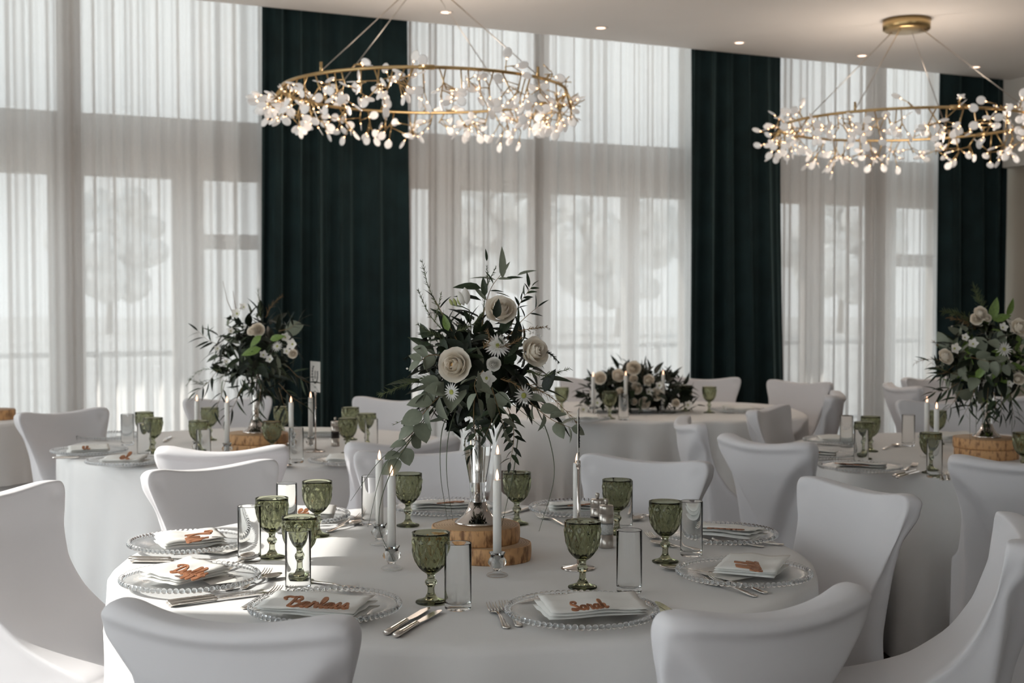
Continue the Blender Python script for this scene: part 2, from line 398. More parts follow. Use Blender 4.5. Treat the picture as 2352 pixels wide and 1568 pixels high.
# right wall: white bulkhead over a recessed beige wall
def pbox(b, o, d, n, l0, l1, n0, n1, z0, z1):
    vs = [o + d * l + n * m_ + Vector((0, 0, z)) for l in (l0, l1) for m_ in (n0, n1) for z in (z0, z1)]
    b.add(vs, [(0, 1, 3, 2), (4, 6, 7, 5), (0, 4, 5, 1), (2, 3, 7, 6), (0, 2, 6, 4), (1, 5, 7, 3)])
RO = W(6.68, 0.0, 0); RL = (RO - rightEnd).length
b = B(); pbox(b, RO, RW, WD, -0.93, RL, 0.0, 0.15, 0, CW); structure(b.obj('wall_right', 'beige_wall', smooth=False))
b = B(); pbox(b, RO, RW, WD, 0.02, RL, -0.10, 0.15, aty(2330, 387, RO.y).z, CW); structure(b.obj('trim_1', 'wall_paint', smooth=False))
# left wall with tall bare windows; wall behind the viewer with wide openings
def axis_wall(name, fixed, axis, lo, hi, holes, m, th=0.2):
    b = B(); edges = sorted(set([lo, hi] + [e for h in holes for e in h[:2]]))
    def put(a, c, z0, z1):
        if c - a < 1e-4 or z1 - z0 < 1e-4: return
        if axis == 'y': b.box((fixed, (a + c) / 2, (z0 + z1) / 2), (th, c - a, z1 - z0))
        else: b.box(((a + c) / 2, fixed, (z0 + z1) / 2), (c - a, th, z1 - z0))
    for a, c in zip(edges, edges[1:]):
        hs = [h for h in holes if h[0] <= a + 1e-6 and h[1] >= c - 1e-6]
        if hs: put(a, c, 0, hs[0][2]); put(a, c, hs[0][3], CW)
        else: put(a, c, 0, CW)
    return structure(b.obj(name, m, smooth=False))
holesL = [(5.35, 7.0, 0.1, 3.23), (3.10, 5.25, 0.1, 3.23), (2.80, 3.03, 0.1, 3.23), (-1.1, 1.2, 0.1, 3.23), (-3.8, -1.2, 0.1, 3.23)]  # unseen windows, cut so the sun patch falls left on the middle table
axis_wall('wall_left', XL - 0.1, 'y', YB, backL.y, holesL, 'wall_paint')
holesF = [(-3.8, -1.2, 0.1, 3.1), (5.5, 8.0, 0.1, 3.1)]  # unseen openings, added for fill light from behind the viewer
axis_wall('wall_front', YB - 0.1, 'x', XL, rightEnd.x, holesF, 'cream_wall')
for wall, hs in (('L', holesL), ('F', holesF)):
    for (a, c, z0, z1) in hs:
        wi += 1
        if wall == 'L': base = Vector((XL - 0.1, (a + c) / 2, z0))
        else: base = Vector(((a + c) / 2, YB - 0.1, z0))
        w = structure(empty('window_%d' % wi, base)); w.rotation_euler[2] = PI / 2 if wall == 'L' else 0
        L = c - a; H = z1 - z0
        for nm, cc, ee in (('jamb', (-L / 2 + .03, 0, H / 2), (.06, .08, H)), ('jamb', (L / 2 - .03, 0, H / 2), (.06, .08, H)), ('head', (0, 0, H - .03), (L - .12, .08, .06)), ('sill', (0, 0, .03), (L - .12, .08, .06)), ('mullion', (0, 0, H / 2), (.06, .08, H - .12))):
            b = B(); b.box(cc, ee); b.obj(nm, 'frame_grey', w, smooth=False)
        for sg in (-1, 1):
            b = B(); b.box((sg * (L / 4 - .0), 0, H / 2), (L / 2 - .1, .01, H - .12)); b.obj('pane', 'pane_glass', w, smooth=False)
# outside: overhang, terrace, rail, lawn, trees
b = B(); wbox(b, -6, 8, NW + 0.22, NW + 2.2, 4.15, 4.35); structure(b.obj('unseen_overhang', 'wall_paint', smooth=False))  # unseen roof overhang, added to keep sun off the upper sheers
b = B(); wbox(b, -30, 30, NW + 0.2, NW + 4.0, -0.25, -0.12); tag(b.obj('terrace', 'terrace', smooth=False), None, None, kind='structure')
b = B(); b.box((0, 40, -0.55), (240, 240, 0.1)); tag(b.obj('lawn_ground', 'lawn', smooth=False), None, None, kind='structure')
rail = tag(empty('terrace_railing', W(2, 3.9, -0.12)), 'grey metal terrace railing seen faintly through the sheer curtains', 'railing')
ro = -rail.location
def rl(name, f):
    b = B(); f(b); b.v = [tuple(Vector(v) + ro) for v in b.v]; b.obj(name, 'rail_metal', rail, smooth=False)
rl('top_rail', lambda b: wbox(b, -8, 10, 3.87, 3.93, 0.90, 0.95))
rl('bottom_rail', lambda b: wbox(b, -8, 10, 3.88, 3.92, 0.0, 0.04))
for k in range(13): rl('post', lambda b: wbox(b, -8 + 1.5 * k - .02, -8 + 1.5 * k + .02, 3.88, 3.92, -0.12, 0.90))
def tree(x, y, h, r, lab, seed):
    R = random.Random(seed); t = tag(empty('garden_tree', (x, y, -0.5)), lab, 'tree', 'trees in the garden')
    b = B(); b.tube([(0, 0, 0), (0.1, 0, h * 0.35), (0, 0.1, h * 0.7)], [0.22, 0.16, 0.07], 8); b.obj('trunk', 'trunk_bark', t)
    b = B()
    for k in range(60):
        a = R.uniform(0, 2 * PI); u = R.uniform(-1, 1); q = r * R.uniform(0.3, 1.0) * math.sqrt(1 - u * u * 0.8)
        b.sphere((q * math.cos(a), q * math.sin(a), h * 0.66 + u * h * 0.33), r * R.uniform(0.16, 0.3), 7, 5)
    b.obj('crown', 'crown_haze', t)['kind'] = 'stuff'
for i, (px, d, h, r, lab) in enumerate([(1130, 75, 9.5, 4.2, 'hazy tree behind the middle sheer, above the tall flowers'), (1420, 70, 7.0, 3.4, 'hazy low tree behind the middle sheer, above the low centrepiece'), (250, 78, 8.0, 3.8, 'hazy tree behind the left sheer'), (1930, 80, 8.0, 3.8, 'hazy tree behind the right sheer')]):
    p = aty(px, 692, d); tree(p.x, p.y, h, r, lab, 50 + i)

# ------------------------------------------------------------------ curtains
def curtain(name, s0, s1, n, amp, pitch, m, label, cat, seed, z0=0.02, z1=CEIL + 0.2, flare=(0, 0), step=0.011, rows=9, irregular=0.35, group=None, tight=0.35):
    R = random.Random(seed); nn = int((s1 - s0) / step); ph = [R.uniform(0, 6.28) for _ in range(6)]
    base = W((s0 + s1) / 2, n, 0); v = []; f = []
    def fold(q, h):
        w = q / pitch * 2 * PI
        w += irregular * 3.0 * math.sin(q * 2.3 + ph[0]) + irregular * 2.0 * math.sin(q * 5.1 + ph[1]) + 0.35 * math.sin(h * 1.1 + ph[2] + q * 2)
        a = 0.65 + 0.35 * math.sin(q * 3.7 + ph[3])
        x = math.sin(w); x = math.copysign(abs(x) ** 0.75, x)
        return x * a + 0.25 * math.sin(2.3 * w + ph[4])
    for j in range(rows + 1):
        h = j / rows; z = lerp(z0, z1, h)
        for i in range(nn + 1):
            t = i / nn; q = lerp(s0, s1, t)
            s = q + (1 - h) ** 1.5 * lerp(-flare[0], flare[1], t)
            A = amp * lerp(1.0, tight, h ** 2)
            v.append(W(s, n + A * fold(q, 1 - h), z) - base)
    for j in range(rows):
        for i in range(nn):
            a = j * (nn + 1) + i; f.append((a, a + 1, a + nn + 2, a + nn + 1))
    o = link(name, mesh(name, v, f), m, None, base)
    return tag(o, label, cat, group)
dA = 'green velvet drapes on the window wall'
curtain('velvet_drape', ws(606), ws(935), 0.0, 0.065, 0.17, 'velvet', 'wide dark teal velvet drape between the left and middle sheers', 'curtain', 1, flare=(0.03, 0.03), group=dA, irregular=0.75)
curtain('velvet_drape', ws(1581), ws(1792), 0.0, 0.065, 0.19, 'velvet', 'dark teal velvet drape between the middle and right sheers', 'curtain', 2, flare=(0.03, 0.10), group=dA, irregular=0.75)
curtain('velvet_drape', ws(2155), ws(2308), 0.0, 0.065, 0.18, 'velvet', 'narrow dark teal velvet drape in the corner by the beige wall', 'curtain', 3, flare=(-0.02, 0.0), group=dA, irregular=0.75)
sA = 'white sheers before the windows'
def sheer(s0, s1, seed, lab, n=0.10): curtain('sheer_curtain', s0, s1, n, 0.050, 0.15, 'sheer', lab, 'curtain', seed, group=sA, step=0.014, irregular=0.55, tight=0.9)
sheer(-2.9, ws(195), 11, 'sheer white voile panel at the far left window, outer half')
sheer(ws(143), 0.20, 12, 'sheer white voile panel left of the wide teal drape', 0.16)
sheer(0.84, ws(1265), 13, 'sheer white voile panel right of the wide teal drape', 0.10)
sheer(ws(1240), 3.52, 14, 'sheer white voile panel left of the second teal drape', 0.16)
sheer(4.02, ws(2044), 15, 'sheer white voile panel right of the second teal drape', 0.10)
sheer(ws(2010), 6.08, 16, 'sheer white voile panel left of the corner drape', 0.16)

_v = []; _f = []; _n = 150                # unseen voile added over the last left wall window to diffuse sun
for j in range(3):
    for i in range(_n + 1):
        y = lerp(5.2, 7.15, i / _n); _v.append((0.035 * math.sin(i * 0.55 + 0.8 * math.sin(i * 0.13)), y - 6.2, lerp(0.02, 3.35, j / 2)))
for j in range(2):
    for i in range(_n): _a = j * (_n + 1) + i; _f.append((_a, _a + 1, _a + _n + 2, _a + _n + 1))
tag(link('sheer_curtain', mesh('sheer_curtain', _v, _f), 'sheer', None, (XL + 0.16, 6.2, 0)), 'unseen voile panel added on the left side wall to diffuse the sun', 'curtain', sA)
# ------------------------------------------------------------------ ceiling lights
for (px, py, lab) in [(1024, 27, 'round recessed downlight above the first chandelier'), (1380, 63, 'round recessed downlight right of the first chandelier, over the middle sheer'), (1698, 97, 'round recessed downlight over the second teal drape'), (1980, 127, 'round recessed downlight left below the brass ceiling canopy'), (2241, 153, 'round recessed downlight by the room corner')]:
    p = tp(px, py, CEIL)
    t = tag(empty('downlight', (p.x, p.y, CEIL)), lab, 'downlight', 'recessed ceiling downlights')
    b = B(); b.lathe([(0.034, -0.001), (0.048, -0.001), (0.05, -0.005), (0.036, -0.007), (0.034, -0.001)], 24); b.obj('trim_ring', 'ceiling_paint', t)
    b = B(); b.lathe([(0.0, -0.004), (0.033, -0.004)], 20); b.obj('lamp', 'downlight_glow', t)
b = B(); b.lathe([(0.0, -0.0028), (0.5, -0.0022), (0.8, -0.0014), (1, 0), (0.8, 0.0014), (0.5, 0.0022), (0.0, 0.0028)], 14)
b.v = [(x * 0.027, y * 0.031 + 0.040, z) for x, y, z in b.v]; LENS = fix_normals(b.mesh('leaf_lens'))
LENS.materials.append(MATS['lens_white'])
b = B(); b.lathe([(0.0, 0.0), (0.0035, 0.001), (0.0045, 0.012), (0.0, 0.013)], 8); SOCK = b.mesh('socket'); SOCK.materials.append(MATS['brass'])
b = B(); b.sphere((0, 0, 0), 0.0046, 8, 6); LED = b.mesh('led'); LED.materials.append(MATS['led_warm'])
def chandelier(cx, cy_, cz, r, seed, lab, dense_dir, ncl):
    R = random.Random(seed)
    t = tag(empty('chandelier', (cx, cy_, cz)), lab, 'chandelier', 'brass ring chandeliers')
    ring = [(r * math.cos(a), r * math.sin(a), 0) for a in [2 * PI * k / 96 for k in range(97)]]
    b = B(); b.tube(ring, 0.0095, 8, False); b.obj('ring', 'brass', t)
    for k in range(3):
        a = k * 2 * PI / 3 + 0.6
        b = B(); b.tube([(r * math.cos(a - .05), r * math.sin(a - .05), 0), (r * math.cos(a), r * math.sin(a), 0), (r * math.cos(a + .05), r * math.sin(a + .05), 0)], 0.014, 8); b.obj('ring_joint', 'brass', t)
    H = CEIL - cz
    b = B(); b.lathe([(0.0, -0.075), (0.145, -0.075), (0.158, -0.068), (0.16, 0.0), (0.0, 0.0)], 40); o = b.obj('canopy', 'brass', t, (0, 0, H))
    for k in range(4):
        a = k * PI / 2 + PI * 0.75 + 0.12
        b = B(); b.tube([(r * math.cos(a), r * math.sin(a), 0.01), (0.10 * math.cos(a), 0.10 * math.sin(a), H - 0.07)], 0.0032, 6); b.obj('cable', 'steel_brushed', t)
        b = B(); b.tube([(r * math.cos(a), r * math.sin(a), -0.005), (r * math.cos(a), r * math.sin(a), 0.06)], 0.008, 8); b.obj('cable_clamp', 'brass', t)
    br = B(); leaves = []
    def leaf(p, d):
        leaves.append((p, d))
    for c in range(ncl):
        a = 2 * PI * (c + R.uniform(-0.4, 0.4)) / ncl
        p0 = Vector((r * math.cos(a), r * math.sin(a), 0)); out = Vector((math.cos(a), math.sin(a), 0)); tan = Vector((-out.y, out.x, 0))
        up = R.random() < 0.2
        d = (out * R.uniform(-0.45, 0.75) + tan * R.uniform(-0.6, 0.6) + Vector((0, 0, 0.5 if up else -1.0))).normalized()
        ln = R.uniform(0.03, 0.06) if up else R.uniform(0.08, 0.17)
        p1 = p0 + d * ln; br.tube([p0, p1], 0.0042, 5)
        for k in range(R.choice((3, 3, 4)) if not up else 2):
            d2 = (d * 0.6 + Vector((R.gauss(0, 1), R.gauss(0, 1), R.gauss(0, 0.8)))).normalized()
            l2 = R.uniform(0.04, 0.11) if not up else R.uniform(0.03, 0.06); st = p0.lerp(p1, R.uniform(0.55, 1.0)); p2 = st + d2 * l2; br.tube([st, p2], 0.0030, 5); leaf(p2, d2)
            if R.random() < 0.12:
                d3 = (d2 + Vector((R.gauss(0, .8), R.gauss(0, .8), R.gauss(0, .8)))).normalized(); q = st.lerp(p2, 0.6); p3 = q + d3 * R.uniform(0.05, 0.09); br.tube([q, p3], 0.0028, 5); leaf(p3, d3)
    br.obj('branches', 'brass', t)['kind'] = 'stuff'
    ld = D.lights.new('chandelier_glow', 'POINT'); ld.energy = 13; ld.color = (1.0, 0.84, 0.70); ld.shadow_soft_size = 0.2
    lo = D.objects.new('chandelier_glow', ld); COL.objects.link(lo); lo.parent = t; lo.location = (0, 0, -0.10)
    for p, d in leaves[:298]:
        q = d.to_track_quat('Y', 'Z') @ Quaternion((0, 1, 0), R.uniform(0, PI))
        o = link('leaf_lens', LENS, None, t, p); o.rotation_mode = 'QUATERNION'; o.rotation_quaternion = q
        l = link('led', LED, None, o, (0, 0.008, 0))
chandelier(-0.52, 7.83, 2.655, 0.845, 21, 'brass ring chandelier of round white leaf lamps before the wide teal drape', 0, 88)
chandelier(2.70, 9.0, 2.615, 0.845, 22, 'brass ring chandelier of round white leaf lamps before the corner drape', 0, 84)

# ------------------------------------------------------------------ tables and cloths
TZ = 0.74
def tablecloth(cx, cy_, rx, ry, seed, lab, cat='tablecloth', z=TZ, zb=0.01, nf=16, amp=0.045, group='white tablecloths', rot=0.0, sq=2.0, name='tablecloth'):
    R = random.Random(seed); N = 256; ph = [R.uniform(0, 6.28) for _ in range(8)]
    def rad(a):
        c, s = abs(math.cos(a)), abs(math.sin(a))
        return 1.0 / ((c / rx) ** sq + (s / ry) ** sq) ** (1 / sq)
    rings = [(0.0, z, 0)] ; v = [(0, 0, z)]; f = []
    prof = [(0.3, 0, 0), (0.6, 0, 0), (0.85, 0, 0), (0.955, 0, 0), (0.982, -0.002, 0), (0.995, -0.009, 0.02), (1.0, -0.022, 0.06)]
    Hh = z - zb
    for t in (0.10, 0.2, 0.3, 0.42, 0.55, 0.68, 0.8, 0.9, 1.0): prof.append((1.0, -Hh * t, t))
    def fold(a, t):
        x = math.sin(nf * a + ph[0] + 1.3 * math.sin(2 * a + ph[1]) + 0.9 * math.sin(5 * a + ph[2]))
        x = math.copysign(abs(x) ** 0.8, x) * (0.6 + 0.4 * math.sin(3 * a + ph[3]))
        y = 0.5 * math.sin(2.1 * nf * a + ph[4] + 2 * math.sin(3 * a + ph[5]))
        return x + y * t
    for (q, dz, t) in prof:
        for k in range(N):
            a = 2 * PI * k / N; r = rad(a) * q
            if t > 0: r += 0.018 * t + amp * (t ** 0.8) * (fold(a, t) * 0.9 + 0.2)
            v.append((r * math.cos(a), r * math.sin(a), z + dz))
    for k in range(N): f.append((0, 1 + k, 1 + (k + 1) % N))
    for j in range(len(prof) - 1):
        for k in range(N):
            a = 1 + j * N; f.append((a + k, a + N + k, a + N + (k + 1) % N, a + (k + 1) % N))
    o = link(name, mesh(name, v, f), 'table_linen', None, (cx, cy_, 0)); o.rotation_euler[2] = rot
    return tag(o, lab, cat, group)
def banquet_table(cx, cy_, rx, ry, lab, rot=0.0, z=TZ):
    t = tag(empty('banquet_table', (cx, cy_, 0), rot), lab, 'table', 'tables under white cloths')
    b = B(); b.lathe([(0.0, z - 0.035), (1, z - 0.035), (1, z - 0.008), (0, z - 0.008)], 48); b.v = [(x * (rx - 0.03), y * (ry - 0.03), q) for x, y, q in b.v]; b.obj('table_top', 'table_ply', t)
    for sx_ in (-1, 1):
        for sy_ in (-1, 1):
            b = B(); b.tube([(sx_ * rx * 0.3, sy_ * ry * 0.3, 0), (sx_ * rx * 0.3, sy_ * ry * 0.3, z - 0.035)], 0.016, 8); b.obj('leg', 'leg_metal', t)
T1 = (-0.119, 3.42); T2 = (-1.18, 6.1); T3 = (2.115, 5.8); T4 = (0.86, 8.05); T6 = (3.48, 8.12)
for (c, rx, ry, sd, lt, lc) in [
    (T1, 0.90, 0.90, 31, 'round banquet table under the large cloth in the middle', 'white cloth on the large round table with green goblets in the middle'),
    (T2, 0.90, 0.90, 32, 'round banquet table under the cloth by the left sheer', 'white cloth on the round table before the left sheer and wide teal drape'),
    (T3, 0.90, 0.90, 33, 'round banquet table under the cloth at the right', 'white cloth on the round table at the right edge'),
    (T4, 0.92, 0.74, 34, 'oval banquet table under the pleated cloth with the low centrepiece', 'pleated white cloth on the far table with the low flower centrepiece'),
    (T6, 0.75, 0.75, 36, 'round banquet table far back near the corner drape', 'white cloth on the far table near the corner drape')]:
    banquet_table(c[0], c[1], rx, ry, lt)
    tablecloth(c[0], c[1], rx, ry, sd, lc, sq=3.0 if c is T4 else 2.0, nf=20 if c is T4 else 15, amp=0.08 if c is T4 else 0.055)
c5 = Vector((-3.12, 7.42, 0))
banquet_table(c5.x, c5.y, 0.40, 0.40, 'small table under two cloths at the left edge before the sheer')
tablecloth(c5.x, c5.y, 0.415, 0.415, 41, 'long under-cloth of the small table at the left edge', z=0.735, amp=0.015, nf=9)
tablecloth(c5.x, c5.y, 0.43, 0.43, 42, 'short smooth white overlay cloth on the small table at the left edge', z=0.742, zb=0.40, amp=0.012, nf=7)

# ------------------------------------------------------------------ chairs in stretch covers
def chair_mesh():
    NU = 33
    rear = [(0.00, 0.885, 0.002), (0.006, 0.8845, -0.012), (0.012, 0.881, -0.020), (0.022, 0.872, -0.027), (0.035, 0.862, -0.030), (0.05, 0.850, -0.019), (0.07, 0.835, -0.020), (0.15, 0.77, -0.022), (0.25, 0.69, -0.012), (0.38, 0.58, 0.006), (0.5, 0.48, 0.018), (0.7, 0.30, 0.0), (0.85, 0.16, -0.03), (1.0, 0.015, -0.075)]
    front = [(0.00, 0.885, 0.028), (0.006, 0.8845, 0.036), (0.012, 0.882, 0.041), (0.035, 0.865, 0.046), (0.07, 0.84, 0.050), (0.15, 0.77, 0.062), (0.25, 0.68, 0.10), (0.33, 0.60, 0.155), (0.42, 0.53, 0.25), (0.5, 0.488, 0.36), (0.56, 0.470, 0.44), (0.60, 0.455, 0.468), (0.64, 0.42, 0.474), (0.8, 0.22, 0.458), (1.0, 0.015, 0.455)]
    hw_r = [(0.0, 0.203), (0.006, 0.219), (0.012, 0.229), (0.022, 0.237), (0.04, 0.243), (0.065, 0.242), (0.10, 0.234), (0.17, 0.211), (0.26, 0.191), (0.45, 0.180), (0.6, 0.186), (1.0, 0.215)]
    hw_f = [(0.0, 0.202), (0.006, 0.217), (0.012, 0.226), (0.022, 0.234), (0.04, 0.239), (0.065, 0.238), (0.10, 0.230), (0.17, 0.208), (0.26, 0.190), (0.4, 0.196), (0.5, 0.206), (0.6, 0.212), (1.0, 0.222)]
    ts = [0, 0.006, 0.012, 0.022, 0.035, 0.05, 0.07, 0.09, 0.11, 0.13, 0.15, 0.175, 0.2, 0.225, 0.25, 0.28, 0.31, 0.34, 0.38, 0.42, 0.45, 0.48, 0.53, 0.56, 0.58, 0.60, 0.62, 0.66, 0.72, 0.8, 0.9, 1.0]
    zr = [(t, z) for t, z, y in rear]; yr = [(t, y) for t, z, y in rear]; zf = [(t, z) for t, z, y in front]; yf = [(t, y) for t, z, y in front]
    v = []; f = []
    ring = 2 * NU + 2
    for t in ts:
        conc = max(0.0, 1 - t / 0.42) ** 1.2
        hr, hf = interp(hw_r, t), interp(hw_f, t)
        bow = lambda u: (-0.040 + 0.050 * abs(u) ** 2.0) * conc
        lift = lambda u: (-0.012 + 0.030 * u * u - 0.010 * u ** 8) * max(0, 1 - t / 0.22)
        row = []
        for i in range(NU):
            u = -1 + 2 * i / (NU - 1); z = interp(zr, t); y = interp(yr, t)
            crease = 0.042 / (1 + math.exp(-34 * (abs(u) - (z - 0.46) / 0.38))) * min(1, max(0, (0.835 - z) / 0.06)) * min(1, z / 0.3)
            edge = 0.012 * max(0, (abs(u) - 0.8) / 0.2) ** 2
            row.append((u * hr, y + bow(u) + crease + edge, z + lift(u)))
        ym = (row[-1][1] + interp(yf, t) + bow(1)) / 2
        row.append((lerp(hr, hf, .5) - 0.012 * min(1, t / 0.1), ym, (interp(zr, t) + interp(zf, t)) / 2 + lift(1)))
        for i in range(NU):
            u = 1 - 2 * i / (NU - 1); z = interp(zf, t); y = interp(yf, t)
            cup = -0.010 * (1 - u * u) * min(1, max(0, (0.6 - t) / 0.3)) * min(1, t / 0.1)
            edge = -0.012 * max(0, (abs(u) - 0.8) / 0.2) ** 2
            dim = -0.010 * math.exp(-((abs(u) - 0.84) ** 2) / 0.004) * math.exp(-((t - 0.062) ** 2) / 0.0005)
            row.append((u * hf, y + bow(u) + cup + edge + dim, z + lift(u)))
        row.append((-(lerp(hr, hf, .5) - 0.012 * min(1, t / 0.1)), ym, (interp(zr, t) + interp(zf, t)) / 2 + lift(1)))
        v += row
    for j in range(len(ts) - 1):
        for k in range(ring): f.append((j * ring + k, j * ring + (k + 1) % ring, (j + 1) * ring + (k + 1) % ring, (j + 1) * ring + k))
    for i in range(NU - 1):               # close the top roll
        f.append((i, 2 * NU - i, 2 * NU - 1 - i, i + 1))
    f.append((NU - 1, NU + 1, NU)); f.append((0, ring - 1, ring - 2))
    me = mesh('banquet_chair', v, f); fix_normals(me)
    me.polygons.foreach_set('use_smooth', [True] * len(me.polygons)); me.materials.append(MATS['chair_fabric'])
    return me
CH = chair_mesh()
chairs_done = []
def chair(cx, cy_, fx, fy, lab, group):
    o = D.objects.new('banquet_chair', CH); COL.objects.link(o)
    o.location = (cx, cy_, 0); o.rotation_euler[2] = math.atan2(-fx, fy)
    md = o.modifiers.new('smooth', 'SUBSURF'); md.levels = 1; md.render_levels = 1
    tag(o, lab, 'chair', group); chairs_done.append(o); return o
gA = 'white covered chairs around the middle table'; gB = 'white covered chairs around the left table'; gC = 'white covered chairs around the right table'; gD = 'white covered chairs around the far table'; gE = 'white covered chairs near the corner drape'
chair(-0.485, 2.18, 0.144, 0.442, 'white stretch-covered chair seen from behind, before the wooden name tag nearest the lower left', gA)
chair(0.454, 2.26, -0.257, 0.412, 'white stretch-covered chair seen from behind, lower right beside the nearest right-hand plate', gA)
chair(1.17, 3.0, -0.95, 0.30, 'white stretch-covered chair seen side-on, cut by the lower right corner', gA)
chair(0.985, 3.675, -0.905, -0.427, 'tall white stretch-covered chair facing the middle table from its right edge', gA)
chair(0.45, 4.34, -0.51, -0.86, 'white stretch-covered chair behind the salt and pepper mills', gA)
chair(-0.315, 4.55, 0.1, -1, 'white stretch-covered chair behind the two candles left of the tall vase', gA)
chair(-0.965, 4.15, 0.69, -0.72, 'white stretch-covered chair at the upper left edge of the middle table', gA)
chair(-1.42, 3.58, 0.94, -0.34, 'white stretch-covered chair cut by the left edge, facing the middle table', gA)
chair(-1.28, 2.42, 0.75, 0.62, 'white stretch-covered chair peeking in at the bottom left corner', gA)
chair(-0.40, 4.90, -0.78, 1.22, 'white stretch-covered chair turned to the left table, just behind the vase', gB)
chair(-1.04, 4.67, -0.14, 1.43, 'white stretch-covered chair with its back to us at the near side of the left table', gB)
chair(-2.16, 6.24, 0.75, -0.66, 'white stretch-covered chair left of the left table, beside the small cloth-covered table', gB)
chair(-1.545, 7.08, 0.3, -0.8, 'white stretch-covered chair behind the left vase, before the sheer', gB)
chair(-0.65, 7.02, -0.46, -0.75, 'white stretch-covered chair before the wide teal drape, right of the number card', gB)
chair(0.955, 4.95, 1.16, 0.85, 'white stretch-covered chair showing a V crease on its back, between middle and right tables', gC)
chair(0.78, 5.72, 1.0, 0.02, 'white stretch-covered chair seen edge-on before the far pleated cloth', gC)
chair(1.25, 6.40, 0.81, -0.5, 'white stretch-covered chair facing the right table, before the second teal drape', gC)
chair(2.26, 6.86, -0.1, -1, 'white stretch-covered chair behind the two candles of the right table', gC)
chair(1.70, 4.33, 0.43, 1.45, 'white stretch-covered chair with its back to us at the near side of the right table', gC)
chair(0.56, 8.97, 0.1, -1, 'white stretch-covered chair behind the low centrepiece, at its left', gD)
chair(1.33, 8.95, -0.1, -1, 'white stretch-covered chair before the second teal drape, behind the far table', gD)
chair(1.89, 8.53, -0.7, -0.75, 'white stretch-covered chair at the right end of the far table, turned to it', gD)
chair(1.83, 7.4, -0.95, 0.3, 'narrow-looking white stretch-covered chair seen edge-on before the right sheer', gD)
chair(2.43, 8.15, 0.98, 0.15, 'narrow grey-shaded covered chair seen edge-on left of the right candles', gE)
chair(2.86, 8.98, 0.4, -0.8, 'grey-shaded covered chair left below the right-hand flowers', gE)
chair(2.78, 7.35, 0.3, 1.0, 'white covered chair turned away, behind the right-hand vase', gE)

# seats pushed under a table push the hanging cloth inwards
YF = [(0.0, 0.485), (0.46, 0.49), (0.49, 0.39), (0.53, 0.28), (0.60, 0.18), (0.68, 0.125), (0.73, 0.09)]
for cloth in [o for o in list(COL.objects) if o.name.startswith('tablecloth')]:
    me = cloth.data; N = 256; co = [v.co.copy() for v in me.vertices]; base = Vector((cloth.location.x, cloth.location.y)); rows = (len(co) - 1) // N
    near = [c for c in chairs_done if (Vector((c.location.x, c.location.y)) - base).length < 1.9]
    loc = [(c.location.x, c.location.y, math.cos(-c.rotation_euler[2]), math.sin(-c.rotation_euler[2])) for c in near]
    for j in range(rows):
        z = co[1 + j * N].z
        if z > TZ - 0.05: continue
        yf = interp(YF, max(0.0, z - 0.06)); disp = []
        for k in range(N):
            v = co[1 + j * N + k]; r = math.hypot(v.x, v.y); d = 0.0; ux, uy = v.x / r, v.y / r
            def inside(d):
                wx, wy = base.x + v.x - ux * d, base.y + v.y - uy * d
                for cx, cy_, ca, sa in loc:
                    dx, dy = wx - cx, wy - cy_; lx, ly = dx * ca - dy * sa, dx * sa + dy * ca
                    if abs(lx) < 0.262 and -0.13 < ly < yf + 0.014: return True
                return False
            while d < 0.5 and inside(d): d += 0.012
            disp.append(d)
        for _ in range(3): disp = [max(disp[k], 0.46 * (disp[k - 1] + disp[(k + 1) % N])) for k in range(N)]
        for k in range(N):
            if disp[k] > 0.002:
                v = me.vertices[1 + j * N + k].co; r = math.hypot(v.x, v.y); q = (r - disp[k]) / r; v.x *= q; v.y *= q
    me.update()
# ------------------------------------------------------------------ tableware prototypes
HID = []
def goblet_proto():
    t = empty('wine_goblet')
    n = 100
    def wob(a, z, i):
        if z < 0.074 or z > 0.146: return 1.0
        k = (z - 0.074) / 0.072
        e = min(1, k / 0.15, (1 - k) / 0.12)
        p = 10 * a; q = k * 2 * PI * 1.15
        tri = lambda x: 1 - abs(2 * ((x / (2 * PI)) % 1.0) - 1)
        d = min(tri(p + q), tri(p - q))
        return 1 + 0.11 * e * (min(d, 0.62) / 0.62 - 0.6)
    out = [(0.008, 0.064), (0.013, 0.067), (0.020, 0.072), (0.0265, 0.079)]
    prof_r = [(0.079, 0.0265), (0.09, 0.0335), (0.105, 0.0385), (0.12, 0.0412), (0.135, 0.0424), (0.150, 0.0424), (0.158, 0.0426)]
    zz = [0.079 + 0.0019 * k for k in range(1, 42)]
    out += [(interp(prof_r, z), z) for z in zz if z < 0.1575] + [(0.0426, 0.1575)]
    inn = [(0.0405, 0.1575), (0.0395, 0.150), (0.0395, 0.135), (0.0382, 0.12), (0.0352, 0.105), (0.0300, 0.09), (0.0225, 0.08), (0.012, 0.0735), (0.0005, 0.0715)]
    b = B(); b.lathe([(0.0005, 0.064)] + out + inn, n, wob=lambda a, z, i: wob(a, z, i) if i <= len(out) else 1.0); b.obj('bowl', 'green_glass', t)
    b = B(); b.lathe([(0.0005, 0.020), (0.0085, 0.020), (0.0075, 0.030), (0.0078, 0.036), (0.0125, 0.043), (0.0135, 0.046), (0.0125, 0.050), (0.0082, 0.055), (0.0082, 0.060), (0.0095, 0.0638), (0.0005, 0.0639)], 10); b.obj('stem', 'green_glass', t, smooth=False)
    b = B(); b.lathe([(0.0005, 0.0), (0.033, 0.0), (0.0345, 0.002), (0.0335, 0.0045), (0.022, 0.0075), (0.0135, 0.012), (0.0095, 0.0198), (0.0005, 0.0199)], 36); b.obj('foot', 'green_glass', t)
    return t
